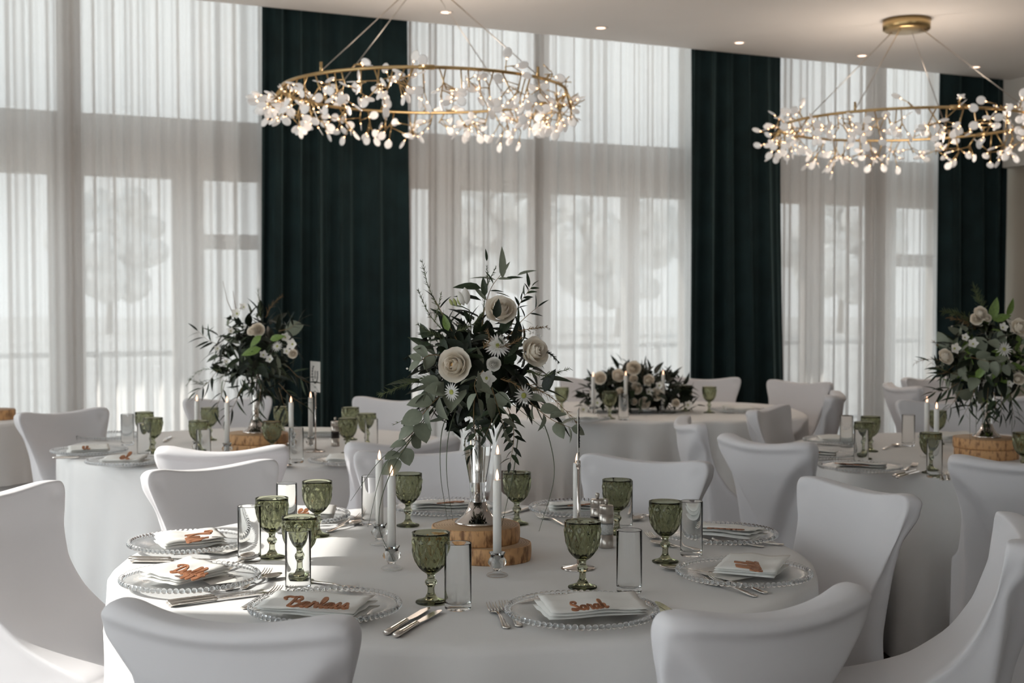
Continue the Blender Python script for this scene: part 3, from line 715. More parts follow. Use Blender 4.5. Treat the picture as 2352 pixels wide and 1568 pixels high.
def tumbler_proto():
    b = B(); b.lathe([(0.0005, 0.0), (0.0275, 0.0), (0.029, 0.003), (0.0295, 0.010), (0.0297, 0.143), (0.0290, 0.1447), (0.0281, 0.143), (0.0278, 0.020), (0.026, 0.0135), (0.0005, 0.012)], 36)
    return b.obj('highball_glass', 'clear_glass')
def plate_proto():
    t = empty('charger_plate')
    b = B(); b.lathe([(0.0005, 0.0005), (0.095, 0.0005), (0.105, 0.003), (0.13, 0.010), (0.152, 0.0165), (0.1545, 0.0185), (0.152, 0.0205), (0.13, 0.0145), (0.104, 0.0075), (0.094, 0.0045), (0.0005, 0.0045)], 64); b.obj('dish', 'plate_glass', t)
    b = B()
    for k in range(74):
        a = 2 * PI * k / 74; b.sphere((0.1585 * math.cos(a), 0.1585 * math.sin(a), 0.0195), 0.0066, 8, 6)
    b.obj('bead_rim', 'bead_glass', t)['kind'] = 'stuff'
    return t
def loft(b, st, n=8):
    """stations (y, half width, z, half thickness) along +Y, elliptical section"""
    v = []
    for (y, w, z, h) in st:
        for k in range(n):
            a = 2 * PI * k / n; v.append((w * math.cos(a), y, z + h * math.sin(a)))
    f = [(i * n + k, i * n + (k + 1) % n, (i + 1) * n + (k + 1) % n, (i + 1) * n + k) for i in range(len(st) - 1) for k in range(n)]
    f += [tuple(range(n - 1, -1, -1)), tuple((len(st) - 1) * n + k for k in range(n))]
    b.add(v, f)
HANDLE = [(-0.095, 0.004, 0.003, 0.0018), (-0.092, 0.0085, 0.003, 0.002), (-0.08, 0.0095, 0.0035, 0.002), (-0.05, 0.0065, 0.006, 0.0018), (-0.01, 0.0034, 0.009, 0.0018), (0.02, 0.0030, 0.0085, 0.0018)]
def fork_proto():
    t = empty('dinner_fork'); b = B()
    loft(b, HANDLE); b.obj('handle', 'silver', t)
    b = B(); loft(b, [(0.02, 0.003, 0.0085, 0.0016), (0.032, 0.0075, 0.006, 0.0012), (0.042, 0.0125, 0.0035, 0.0011), (0.055, 0.0128, 0.0028, 0.0011)]); b.obj('neck', 'silver', t)
    for k in range(4):
        x = (k - 1.5) * 0.0066; b = B(); b.tube([(x, 0.053, 0.0028), (x, 0.075, 0.0035), (x * 0.98, 0.092, 0.0075), (x * 0.97, 0.102, 0.012)], [0.0018, 0.0016, 0.0013, 0.0006], 5); b.obj('tine', 'silver', t)
    return t
def knife_proto():
    t = empty('table_knife'); b = B()
    loft(b, [(-0.115, 0.004, 0.0055, 0.004), (-0.112, 0.0085, 0.0055, 0.0052), (-0.09, 0.0092, 0.0058, 0.0055), (-0.04, 0.0075, 0.0058, 0.0050), (-0.012, 0.0072, 0.0055, 0.0048), (-0.008, 0.0082, 0.0055, 0.0052), (-0.004, 0.006, 0.0055, 0.003)], 8); b.obj('handle', 'silver', t)
    pts = [(-0.0055, -0.006), (-0.0055, 0.04), (-0.0045, 0.09), (0.001, 0.112), (0.006, 0.117), (0.0105, 0.108), (0.0115, 0.085), (0.0105, 0.03), (0.006, 0.002), (0.004, -0.006)]
    v = [(x, y, 0.0058) for x, y in pts] + [(x, y, 0.0044) for x, y in pts]; n = len(pts)
    b = B(); b.add(v, [tuple(range(n - 1, -1, -1)), tuple(range(n, 2 * n))] + [(i, (i + 1) % n, n + (i + 1) % n, n + i) for i in range(n)]); o = b.obj('blade', 'silver', t, smooth=False); fix_normals(o.data)
    return t
def spoon_proto():
    t = empty('dessert_spoon'); b = B(); loft(b, HANDLE); b.obj('handle', 'silver', t)
    v = []; f = []; NR, NA = 5, 18
    v.append((0, 0.062, 0.0016))
    for i in range(1, NR + 1):
        q = i / NR
        for k in range(NA):
            a = 2 * PI * k / NA; w = 0.0185 * (1 - 0.18 * math.sin(a)); v.append((w * q * math.cos(a), 0.062 + 0.0315 * q * math.sin(a), 0.0016 + 0.0085 * q ** 2.2))
    f = [(0, 1 + k, 1 + (k + 1) % NA) for k in range(NA)]
    for i in range(NR - 1):
        for k in range(NA): a = 1 + i * NA; f.append((a + k, a + NA + k, a + NA + (k + 1) % NA, a + (k + 1) % NA))
    me = mesh('bowl', v, f); o = link('bowl', me, 'silver', t); md = o.modifiers.new('thick', 'SOLIDIFY'); md.thickness = 0.0012; md.offset = 0
    b = B(); loft(b, [(0.018, 0.003, 0.0087, 0.0017), (0.03, 0.0035, 0.009, 0.0016), (0.036, 0.005, 0.0088, 0.001)]); b.obj('neck', 'silver', t)
    return t
def holder_proto():
    t = empty('candle_holder')
    b = B(); b.lathe([(0.0005, 0.0020), (0.020, 0.0015), (0.0255, 0.0), (0.0275, 0.0022), (0.024, 0.0055), (0.012, 0.0095), (0.0095, 0.0135), (0.0005, 0.0136)], 24); b.obj('foot', 'plate_glass', t)
    b = B(); b.lathe([(0.0005, 0.0137), (0.0096, 0.0137), (0.013, 0.020), (0.0215, 0.029), (0.0235, 0.035), (0.021, 0.041), (0.0165, 0.047), (0.0165, 0.051), (0.0205, 0.058), (0.0190, 0.0585), (0.0130, 0.051), (0.0113, 0.047), (0.0113, 0.022), (0.0005, 0.0215)], 24); b.obj('cup', 'crystal', t)
    return t
def candle_proto():
    t = empty('taper_candle')
    b = B(); b.lathe([(0.0005, 0.0), (0.0105, 0.0), (0.0106, 0.20), (0.0100, 0.2125), (0.0085, 0.2135), (0.006, 0.2105), (0.0005, 0.210)], 20); b.obj('wax', 'wax', t)
    b = B(); b.lathe([(0.0005, 0.2095), (0.0028, 0.213), (0.0044, 0.2195), (0.0040, 0.226), (0.0022, 0.2335), (0.0003, 0.239)], 12); b.obj('flame', 'flame_led', t)
    return t
def mill_proto(fill):
    t = empty('pepper_mill' if fill == 'pepper' else 'salt_mill')
    b = B(); b.lathe([(0.0005, 0.0), (0.0195, 0.0), (0.020, 0.001), (0.020, 0.037), (0.0005, 0.037)], 28); b.obj('base', 'steel_brushed', t)
    b = B(); b.lathe([(0.0005, 0.0372), (0.0198, 0.0372), (0.0198, 0.0688), (0.0005, 0.0688)], 28); b.obj('window', 'clear_glass', t)
    b = B(); b.lathe([(0.0005, 0.038), (0.0182, 0.038), (0.0182, 0.062), (0.0150, 0.0645), (0.0005, 0.0630)], 24); b.obj(fill, fill, t)
    b = B(); b.lathe([(0.0005, 0.069), (0.0198, 0.069), (0.020, 0.070), (0.020, 0.0912), (0.0186, 0.0918), (0.0186, 0.0928), (0.020, 0.0934), (0.020, 0.112), (0.0185, 0.116), (0.0005, 0.117)], 28); b.obj('cap', 'steel_brushed', t)
    b = B(); b.lathe([(0.0005, 0.117), (0.0042, 0.117), (0.0042, 0.121), (0.0058, 0.123), (0.0058, 0.130), (0.0045, 0.133), (0.0005, 0.1335)], 14); b.obj('knob', 'steel_brushed', t)
    return t
def vase_proto():
    t = empty('candelabra_vase')
    b = B(); b.lathe([(0.0005, 0.0), (0.061, 0.0), (0.061, 0.006), (0.057, 0.009), (0.040, 0.022), (0.028, 0.040), (0.0225, 0.058), (0.0005, 0.058)], 40); b.obj('foot', 'chrome', t)
    b = B(); b.lathe([(0.012, 0.0585), (0.0205, 0.0585), (0.0205, 0.085), (0.022, 0.11), (0.028, 0.145), (0.0345, 0.18), (0.0375, 0.205), (0.036, 0.223), (0.028, 0.236), (0.018, 0.243), (0.012, 0.243)], 12, closed=True); b.obj('body', 'crystal', t, smooth=False)
    b = B(); b.tube([(0, 0, 0.0582), (0, 0, 0.2432)], 0.0085, 16); b.obj('rod', 'chrome', t)
    b = B(); b.lathe([(0.0005, 0.2435), (0.018, 0.2435), (0.019, 0.247), (0.013, 0.252), (0.016, 0.258), (0.016, 0.262), (0.0105, 0.267), (0.0105, 0.275), (0.0005, 0.2755)], 24); b.obj('collar', 'chrome', t)
    b = B(); b.lathe([(0.0005, 0.276), (0.012, 0.276), (0.024, 0.286), (0.033, 0.302), (0.037, 0.325), (0.034, 0.325), (0.029, 0.303), (0.020, 0.290), (0.0005, 0.288)], 24); b.obj('cup', 'crystal', t)
    return t
def stand_proto():
    t = empty('table_number_stand')
    b = B(); b.lathe([(0.0005, 0.0), (0.043, 0.0), (0.044, 0.002), (0.040, 0.0045), (0.012, 0.009), (0.004, 0.012), (0.0005, 0.012)], 36); b.obj('base', 'chrome', t)
    b = B(); b.tube([(0, 0, 0.011), (0, 0, 0.262)], 0.0034, 10); b.obj('pole', 'chrome', t)
    b = B(); b.tube([(0, 0, 0.255), (0, 0, 0.272)], 0.0055, 10); b.obj('clip', 'chrome', t)
    b = B(); b.box((0, 0, 0.335), (0.095, 0.0016, 0.136)); c = b.obj('card', 'card_paper', t, smooth=False)
    for sg in (-1, 1):
        b = B()
        arc = []
        for k in range(17):
            a = -PI / 2 + (k / 16) * PI * (0.86 if sg < 0 else 0.62)
            arc.append((sg * 0.026 * math.cos(a), -0.0013, 0.345 + 0.040 * math.sin(a)))
        b.tube(arc, 0.0013, 4)
        for k in range(1, 16, 2):
            p = Vector(arc[k]); b.tube([p, p + Vector((sg * 0.006, 0, 0.006))], [0.0028, 0.0008], 4); b.tube([p, p + Vector((-sg * 0.006, 0, 0.005))], [0.0028, 0.0008], 4)
        b.obj('wreath_print', 'ink', c)
    b = B()
    b.tube([(-0.006, -0.0013, 0.325), (-0.003, -0.0013, 0.362)], 0.0012, 4); b.tube([(0.005, -0.0013, 0.325), (0.008, -0.0013, 0.362)], 0.0012, 4); b.tube([(-0.008, -0.0013, 0.285), (-0.002, -0.0013, 0.292), (0.004, -0.0013, 0.285), (0.009, -0.0013, 0.291)], 0.0010, 4)
    b.obj('print', 'ink', c)
    return t
def log_slice(r, h, seed):
    R = random.Random(seed); ph = [R.uniform(0, 6) for _ in range(4)]
    w = lambda a, z, i: 1 + 0.03 * math.sin(2 * a + ph[0]) + 0.02 * math.sin(3 * a + ph[1]) + 0.008 * math.sin(11 * a + ph[2])
    t = empty('wood_slice')
    b = B(); b.lathe([(0.0005, 0.001), (r - 0.004, 0.001), (r - 0.004, h - 0.0005), (0.0005, h)], 64, wob=w); b.obj('heartwood', 'end_grain', t)
    b = B(); b.lathe([(r - 0.0045, 0.0), (r - 0.001, 0.0), (r, 0.004), (r + 0.001, h * 0.5), (r, h - 0.003), (r - 0.0015, h), (r - 0.0045, h)], 64, closed=True, wob=w); b.obj('bark_side', 'log_side', t)
    return t
def napkin_obj(w, d, seed, slope=0.16, layers=3):
    R = random.Random(seed); b = B(); NX, NY = 12, 8
    for L in range(layers):
        th = 0.0055; z0 = L * (th + 0.0006)
        dx, dy, rz = R.uniform(-.006, .006), R.uniform(-.005, .005), R.uniform(-.05, .05)
        ca, sa = math.cos(rz), math.sin(rz); top = []; bot = []
        for j in range(NY + 1):
            for i in range(NX + 1):
                u, q = i / NX * 2 - 1, j / NY * 2 - 1
                x, y = u * w / 2, q * d / 2
                X, Y = x * ca - y * sa + dx, x * sa + y * ca + dy
                e = max(abs(u), abs(q)); rr = th / 2 * math.sqrt(max(0.0, 1 - max(0, (e - 0.9) / 0.1) ** 2)) * 0.9 + 0.0003
                lift = slope * (y + d / 2) * (L + 0.6) / layers + 0.0022 * math.sin(5 * u + R.random() * .3 + seed) * (L + 1) / layers + 0.0015 * math.sin(7 * q + seed * 2 + u)
                c = z0 + th / 2 + max(0, lift); top.append((X, Y, c + rr)); bot.append((X, Y, c - rr))
        k = len(top); W1 = NX + 1; f = []
        for j in range(NY):
            for i in range(NX):
                a = j * W1 + i; f.append((a, a + 1, a + W1 + 1, a + W1)); f.append((k + a, k + a + W1, k + a + W1 + 1, k + a + 1))
        rim = [i for i in range(W1)] + [j * W1 + NX for j in range(1, NY + 1)] + [NY * W1 + i for i in range(NX - 1, -1, -1)] + [j * W1 for j in range(NY - 1, 0, -1)]
        for p, q in zip(rim, rim[1:] + rim[:1]): f.append((p, k + p, k + q, q))
        b.add(top + bot, f)
    return b.obj('folded_napkin', 'napkin_linen')
# cursive lettering cut from wood
GL = {
 'S': (1.15, [[(1.0, 1.65), (.92, 2.05), (.5, 2.05), (.32, 1.55), (.72, 1.1), (.92, .5), (.5, 0), (.02, .1), (.0, .42), (.5, .3), (1.15, .2)]]),
 'a': (1.0, [[(-.05, .2), (.4, .98), (.72, .85), (.45, 1.0), (.12, .7), (.1, .25), (.32, 0), (.6, .3), (.78, .98), (.7, .3), (.8, .02), (1.0, .2)]]),
 'r': (.85, [[(0, .2), (.2, .95), (.28, 1.15), (.36, .92), (.62, .95), (.58, .4), (.66, .05), (.85, .2)]]),
 'h': (1.0, [[(0, .2), (.4, 1.4), (.42, 2.0), (.25, 2.05), (.2, 1.2), (.14, 0), (.3, .75), (.55, 1.0), (.68, .75), (.6, .2), (.75, 0), (1.0, .2)]]),
 'B': (1.35, [[(-.35, 1.45), (-.65, 1.75), (-.3, 2.1), (.25, 2.0), (.5, 2.0), (.42, 1.0), (.22, 0)], [(.3, 1.8), (.85, 2.15), (1.15, 1.75), (.85, 1.2), (.5, 1.1), (1.05, 1.0), (1.22, .5), (.8, 0), (.2, .12)], [(.9, .05), (1.35, .2)]]),
 'l': (.65, [[(0, .2), (.4, 1.2), (.45, 2.0), (.25, 2.1), (.2, 1.4), (.25, .3), (.4, 0), (.65, .2)]]),
 's': (.75, [[(0, .2), (.38, 1.1), (.44, .9), (.6, .35), (.4, 0), (.12, .1)], [(.4, .02), (.75, .2)]]),
 'D': (1.4, [[(-.15, 1.6), (-.4, 1.95), (.15, 2.2), (.9, 2.0), (1.3, 1.2), (1.1, .4), (.5, 0), (.1, .15), (.45, .3), (1.4, .2)], [(.55, 2.0), (.42, 1.0), (.3, .1)]]),
 'u': (1.1, [[(0, .2), (.2, 1), (.18, .3), (.4, 0), (.65, .35), (.76, 1), (.72, .3), (.85, 0), (1.1, .2)]]),
 'f': (.7, [[(0, .2), (.4, 1.3), (.5, 2.0), (.3, 2.1), (.22, 1.2), (.12, -.7), (.28, -.9), (.4, -.25), (.3, .1), (.7, .2)]]),
 'y': (1.1, [[(0, .2), (.2, 1), (.2, .3), (.4, .05), (.65, .4), (.78, 1), (.7, -.3), (.5, -.95), (.25, -.7), (.5, -.2), (1.1, .3)]]),
 'K': (1.2, [[(-.3, 1.6), (-.1, 2.1), (.5, 2.0), (.32, .9), (.1, 0)], [(1.15, 2.0), (.4, 1.0), (.8, .3), (1.2, .2)]]),
 't': (.6, [[(0, .2), (.3, 1.1), (.4, 1.7), (.3, .4), (.4, 0), (.6, .2)], [(.05, 1.2), (.6, 1.25)]]),
 'e': (.75, [[(0, .2), (.35, .5), (.5, .85), (.3, 1.0), (.12, .6), (.2, .1), (.45, 0), (.75, .2)]]),
 'o': (.9, [[(0, .2), (.3, .95), (.1, .6), (.25, 0), (.6, .2), (.6, .8), (.35, .98), (.6, .8), (.9, .85)]]),
}
def name_tag(word, p0, p1, tilt, lab, thick=0.003, stroke=0.26, upside=False):
    """word cut from thin wood, baseline p0 to p1, leaning back by tilt"""
    x = 0; st = []
    for c in word:
        w, ss = GL[c]
        for s in ss: st.append([(px + x, py) for px, py in s])
        x += w
    xs = [p for s in st for p in s]; x0 = min(p[0] for p in xs); x1 = max(p[0] for p in xs)
    ax = (p1 - p0); ln = ax.length; k = ln / (x1 - x0)
    b = B()
    for s in st:
        pts = catmull([(px, py, 0) for px, py in s], 5); n = len(pts); v = []
        for i, p in enumerate(pts):
            d = (pts[min(i + 1, n - 1)] - pts[max(i - 1, 0)]); d = d.normalized() if d.length > 1e-6 else Vector((1, 0, 0))
            q = Vector((-d.y, d.x, 0)) * (stroke / 2) * (0.75 + 0.45 * abs(d.y))
            for sd, zz in ((1, 0), (1, thick / k), (-1, thick / k), (-1, 0)): v.append(((p.x - x0 + q.x * sd) * k, (p.y + q.y * sd) * k, zz * k))
        f = [(i * 4 + j, i * 4 + (j + 1) % 4, (i + 1) * 4 + (j + 1) % 4, (i + 1) * 4 + j) for i in range(n - 1) for j in range(4)] + [(3, 2, 1, 0), tuple((n - 1) * 4 + j for j in range(4))]
        b.add(v, f)
    o = b.obj('name_tag', 'tag_wood', None, p0, smooth=False); fix_normals(o.data)
    rz = math.atan2(ax.y, ax.x); o.rotation_euler = (Matrix.Rotation(rz, 3, 'Z') @ Matrix.Rotation(tilt, 3, 'X')).to_euler()
    return tag(o, lab, 'name tag', 'wooden script name tags')

PRO = {'goblet': goblet_proto(), 'tumbler': tumbler_proto(), 'plate': plate_proto(), 'fork': fork_proto(), 'knife': knife_proto(), 'spoon': spoon_proto(),
       'holder': holder_proto(), 'candle': candle_proto(), 'salt': mill_proto('salt'), 'pepper': mill_proto('pepper'), 'vase': vase_proto(), 'stand': stand_proto()}
USED = {}
def put(kind, loc, lab, cat, group, rz=0.0):
    if kind not in USED: o = PRO[kind]; USED[kind] = True
    else: o = copy_tree(PRO[kind])
    o.location = loc; o.rotation_euler = (0, 0, rz); return tag(o, lab, cat, group)
def cutlery(kind, head, end, lab, group, z=TZ + 0.0006, lift=0.0):
    h, e = tp(*head, z), tp(*end, z); d = h - e
    c = e + d * 0.5; put(kind, (c.x, c.y, z + lift), lab, {'fork': 'fork', 'knife': 'knife', 'spoon': 'spoon'}[kind], group, math.atan2(-d.x, d.y))
def candle_at(p, lab, group, hlab):
    put('holder', (p.x, p.y, TZ), hlab, 'candle holder', 'glass candle holders')
    put('candle', (p.x, p.y, TZ + 0.0222), lab, 'candle', group, rnd.uniform(0, 6))
def setting(px, py, nap, nap_size, seed, plab, nlab, word=None, tpx=None, tilt=0.3, tlab=None, slope_rot=0.0, gp='', slope=0.10, tz=0.03):
    tz += 0.006
    p = tp(px, py, TZ + 0.018)
    put('plate', (p.x, p.y, TZ + 0.0003), plab, 'plate', gp, rnd.uniform(0, 6))
    if nap:
        a, c = tp(*nap[0], TZ + 0.02), tp(*nap[1], TZ + 0.02)
        o = napkin_obj(nap_size[0], nap_size[1], seed, slope); m = (a + c) / 2
        o.location = (m.x, m.y, TZ + 0.0135); o.rotation_euler[2] = math.atan2(c.y - a.y, c.x - a.x) + slope_rot
        tag(o, nlab, 'napkin', 'folded white napkins')
    if word:
        z = TZ + tz; name_tag(word, tp(*tpx[0], z), tp(*tpx[1], z), tilt, tlab)
g1 = 'glass charger plates on the middle table'
setting(1336, 1400, [(1242, 1404), (1476, 1391)], (0.215, 0.125), 1, 'beaded glass charger plate nearest the viewer, beside the two forks', 'folded napkin on the nearest right-hand plate', 'Sarah', [(1318, 1403), (1399, 1395)], 0.28, 'wooden word tag on the nearest right-hand napkin', gp=g1, tz=0.034)
setting(747, 1390, [(605, 1386), (850, 1404)], (0.225, 0.125), 2, 'beaded glass charger plate nearest the viewer on the left, behind the covered chair', 'folded napkin with the longest wooden word tag', 'Barlass', [(641, 1392), (799, 1399)], 0.22, 'long wooden word tag on the left front napkin', gp=g1, tz=0.034)
setting(437, 1325, [(362, 1333), (486, 1304)], (0.165, 0.13), 3, 'beaded sunlit charger plate at the left table edge', 'folded napkin lying askew on the left edge plate', 'Duffy', [(383, 1314), (467, 1326)], 0.2, 'wooden word tag on the askew left napkin', gp=g1, tz=0.034)
setting(435, 1243, [(378, 1247), (500, 1236)], (0.17, 0.12), 4, 'beaded charger plate at the upper left table edge, before the covered chair', 'folded napkin on the upper left plate', 'Kate', [(424, 1229), (432, 1248)], 0.12, 'short wooden word tag on the upper left napkin', gp=g1, tz=0.034)
setting(680, 1183, [(625, 1181), (765, 1180)], (0.19, 0.12), 5, 'beaded charger plate half hidden behind the left goblets', 'folded napkin behind the left goblets', 'ee', [(684, 1180), (709, 1180)], 0.5, 'reddish wooden tag half hidden behind the tall back-left goblet', gp=g1)
setting(1020, 1163, [(950, 1163), (1092, 1163)], (0.20, 0.12), 6, 'beaded charger plate behind the tall vase, left side', 'folded napkin behind the tall vase', 'leee', [(1046, 1152), (994, 1157)], 0.13, 'thin-looking wooden tag on the napkin behind the vase', slope_rot=PI, gp=g1, tz=0.03)
setting(1333, 1166, [(1262, 1166), (1395, 1166)], (0.19, 0.12), 7, 'beaded charger plate behind the steel mills', 'folded napkin behind the steel mills', 'leee', [(1358, 1157), (1304, 1162)], 0.13, 'thin-looking wooden tag behind the candle and mills', slope_rot=PI, gp=g1, tz=0.03)
setting(1652, 1224, [(1592, 1212), (1745, 1228)], (0.20, 0.125), 8, 'beaded charger plate at the upper right table edge', 'folded napkin on the upper right plate', 'leeeel', [(1708, 1217), (1628, 1213)], 0.15, 'thin-looking wooden tag on the upper right napkin', slope_rot=PI, gp=g1, tz=0.032)
setting(1708, 1313, [(1672, 1299), (1782, 1308)], (0.15, 0.15), 9, 'beaded charger plate at the right table edge, before the tall covered chair', 'square folded napkin on the right edge plate', 'ollele', [(1750, 1314), (1739, 1292)], 0.10, 'dark wooden tag turned away on the right edge napkin', slope_rot=0.0, gp=g1, tz=0.036)
# menu cards under two napkins
for (pa, pb, wd, hd, lab) in [((1625, 1312), (1700, 1300), 0.10, 0.15, 'white printed menu card tucked under the square napkin at the right'), ((480, 1300), (545, 1335), 0.12, 0.10, 'white menu card tucked under the askew left napkin'), ((470, 1262), (545, 1240), 0.12, 0.10, 'white menu card tucked under the upper left napkin')]:
    a, c = tp(*pa, TZ + 0.018), tp(*pb, TZ + 0.018); m = (a + c) / 2
    t = tag(empty('menu_card', (m.x, m.y, TZ + 0.0078), math.atan2(c.y - a.y, c.x - a.x)), lab, 'card', 'menu cards')
    b = B(); b.box((0, 0, 0), (wd, hd, 0.0009)); b.obj('sheet', 'card_paper', t, smooth=False)
    b = B(); b.tube(catmull([(-.03, .02, .0006), (-.02, .032, .0006), (-.01, .018, .0006), (0.005, .03, .0006), (.015, .02, .0006), (.03, .026, .0006)], 4), 0.0007, 4); b.obj('printed_line', 'ink', t)
gG = 'green diamond-cut goblets on the middle table'; gT = 'clear highball glasses on the middle table'
for (x, y, lab) in [(990, 1384, 'green diamond-cut goblet nearest the viewer, before the wood slices'), (1338, 1350, 'green diamond-cut goblet before the number stand, at the nearest right plate'), (1528, 1291, 'green diamond-cut goblet on the right, beside the spoon'), (1417, 1226, 'green diamond-cut goblet right behind the steel mills'), (937, 1208, 'green diamond-cut goblet right of the two left candles'), (1187, 1204, 'green diamond-cut goblet right of the vase foot'), (729, 1231, 'green diamond-cut goblet farthest back of the three at the left'), (625, 1281, 'sunlit green diamond-cut goblet in the left trio, outermost'), (689, 1337, 'green diamond-cut goblet standing behind a clear highball glass, left front')]:
    p = tp(x, y); put('goblet', (p.x, p.y, TZ + 0.0005), lab, 'goblet', gG, rnd.uniform(0, 6))
for (x, y, lab) in [(1052, 1398, 'clear highball glass nearest the viewer, right of the front goblet'), (1445, 1360, 'clear highball glass behind the nearest right plate'), (1588, 1276, 'clear highball glass right of the right goblet'), (685, 1360, 'clear highball glass in front of the left front goblet'), (573, 1290, 'sunlit clear highball glass at the upper left plate'), (659, 1224, 'clear highball glass behind the left goblets'), (853, 1203, 'clear highball glass behind the two left candles'), (1430, 1216, 'clear highball glass behind the steel mills'), (1164, 1190, 'clear highball glass behind the candle right of the vase')]:
    p = tp(x, y); put('tumbler', (p.x, p.y, TZ + 0.0005), lab, 'glass', gT)
gK = 'lit taper candles'
for (x, y, lab, hl) in [(900, 1306, 'white taper candle with LED flame, nearer of the left pair', 'clear glass holder of the nearer left candle'), (872, 1250, 'white taper candle with LED flame, farther of the left pair', 'clear glass holder of the farther left candle'), (1142, 1322, 'white taper candle with LED flame right before the wood slices', 'clear glass holder right before the wood slices'), (1143, 1231, 'white taper candle with LED flame behind the wood slices', 'clear glass holder behind the wood slices'), (1325, 1262, 'white taper candle with LED flame behind the number stand', 'clear glass holder behind the number stand')]:
    candle_at(tp(x, y), lab, gK, hl)
p = tp(1328, 1305); put('stand', (p.x, p.y, TZ), 'chrome number stand with its card seen edge-on, behind the right goblet', 'stand', 'table number stands', PI / 2 - 0.09)
p = tp(1392, 1257); put('salt', (p.x, p.y, TZ), 'brushed steel salt mill with a clear window of white salt', 'mill', 'steel mills')
p = tp(1372, 1240); put('pepper', (p.x, p.y, TZ), 'brushed steel pepper mill behind the salt mill', 'mill', 'steel mills')
def slices(xl, yl, xu, yu, r, seed, l1, l2):
    a = log_slice(r, 0.042, seed); a.location = (xl, yl, TZ + 0.0003); tag(a, l1, 'wood slice', 'wood slices under the vases')
    c = log_slice(r, 0.043, seed + 1); c.location = (xu, yu, TZ + 0.0426); tag(c, l2, 'wood slice', 'wood slices under the vases')
slices(-0.066, 3.395, -0.094, 3.415, 0.114, 71, 'lower round wood slice on the middle table, shifted right', 'upper round wood slice on the middle table, carrying the vase')
VB = TZ + 0.0858
put('vase', (-0.090, 3.425, VB), 'crystal candelabra vase with a chrome foot on the middle wood slices', 'vase', 'crystal flower stands')
gF = 'silver cutlery on the middle table'
for (k, h, e, lab) in [
    ('knife', (983, 1398), (884, 1461), 'silver table knife before the front goblet, left one of two'), ('knife', (1003, 1408), (913, 1462), 'silver table knife before the front goblet, right one of two'),
    ('fork', (1120, 1384), (1175, 1458), 'silver dinner fork left of the nearest right plate, outer one'), ('fork', (1146, 1377), (1206, 1458), 'silver dinner fork left of the nearest right plate, inner one'),
    ('knife', (592, 1366), (410, 1391), 'silver table knife by the askew napkin plate, front one'), ('knife', (585, 1361), (405, 1385), 'silver table knife by the askew napkin plate, rear one'),
    ('fork', (660, 1345), (534, 1413), 'silver fork reaching under the left front plate, outer one'), ('fork', (698, 1347), (556, 1416), 'silver fork reaching under the left front plate, inner one'),
    ('fork', (612, 1318), (560, 1352), 'silver fork at the right rim of the left edge plate'), ('spoon', (622, 1330), (545, 1350), 'silver spoon at the right rim of the left edge plate'),
    ('knife', (470, 1288), (322, 1286), 'silver knife between the two left plates, rear one'), ('knife', (475, 1294), (328, 1292), 'silver knife between the two left plates, front one'),
    ('spoon', (577, 1281), (520, 1312), 'silver spoon before the sunlit highball glass'),
    ('fork', (1592, 1330), (1763, 1379), 'silver fork before the right edge plate, front one'), ('fork', (1607, 1322), (1794, 1373), 'silver fork before the right edge plate, rear one'),
    ('spoon', (1548, 1310), (1640, 1322), 'silver spoon tucked under the right edge plate'),
    ('fork', (1618, 1243), (1742, 1256), 'silver fork before the upper right plate, left one'), ('fork', (1650, 1246), (1792, 1252), 'silver fork before the upper right plate, right one'),
    ('fork', (1480, 1226), (1560, 1262), 'silver fork behind the right goblet'), ('spoon', (1512, 1252), (1590, 1268), 'silver spoon behind the right goblet'),
    ('knife', (1495, 1394), (1575, 1446), 'silver knife at the right of the nearest right plate, inner one'), ('knife', (1507, 1390), (1590, 1440), 'silver knife at the right of the nearest right plate, outer one'),
    ('fork', (1352, 1372), (1205, 1384), 'silver dessert fork lying behind the nearest right napkin'),
    ('spoon', (840, 1198), (742, 1226), 'silver spoon behind the left goblets, long handled'), ('fork', (832, 1186), (775, 1210), 'silver fork behind the left candles'),
    ('fork', (1236, 1186), (1300, 1208), 'silver fork behind the right candle'), ('knife', (1166, 1184), (1215, 1170), 'silver knife behind the goblet right of the vase'),
    ('fork', (1455, 1186), (1525, 1192), 'silver fork behind the goblet near the mills'), ('spoon', (1465, 1195), (1520, 1186), 'silver spoon behind the goblet near the mills'),
    ('spoon', (800, 1358), (740, 1343), 'silver spoon behind the longest word tag')]:
    cutlery(k, h, e, lab, gF)

# ---- other tables
g2 = 'glass charger plates on the left table'; g3 = 'glass charger plates on the right table'; g4 = 'glass charger plates on the far table'
setting(205, 1034, [(172, 1035), (232, 1033)], (0.17, 0.12), 21, 'charger plate at the left end of the left table', 'napkin on the plate at the left end of the left table', 'ee', [(190, 1032), (207, 1031)], 0.5, 'small orange wooden tag at the left end of the left table', gp=g2)
setting(290, 1057, [(258, 1058), (312, 1058)], (0.17, 0.12), 22, 'charger plate at the near left side of the left table', 'napkin at the near left side of the left table', 'el', [(274, 1054), (296, 1054)], 0.35, 'small wooden tag at the near left side of the left table', gp=g2)
setting(800, 1056, [(770, 1056), (835, 1056)], (0.18, 0.12), 23, 'charger plate at the right side of the left table', 'napkin at the right side of the left table', gp=g2)
setting(728, 993, [(700, 993), (762, 993)], (0.18, 0.12), 24, 'charger plate behind the number card on the left table', 'napkin behind the number card on the left table', gp=g2)
setting(255, 1000, None, None, 25, 'charger plate at the back left of the left table', '', gp=g2)
setting(1976, 1071, [(1925, 1070), (2035, 1074)], (0.19, 0.12), 26, 'charger plate at the near left side of the right table', 'napkin at the near left side of the right table', 'leel', [(1996, 1070), (1936, 1065)], 0.12, 'thin reddish tag at the near left side of the right table', slope_rot=PI, gp=g3)
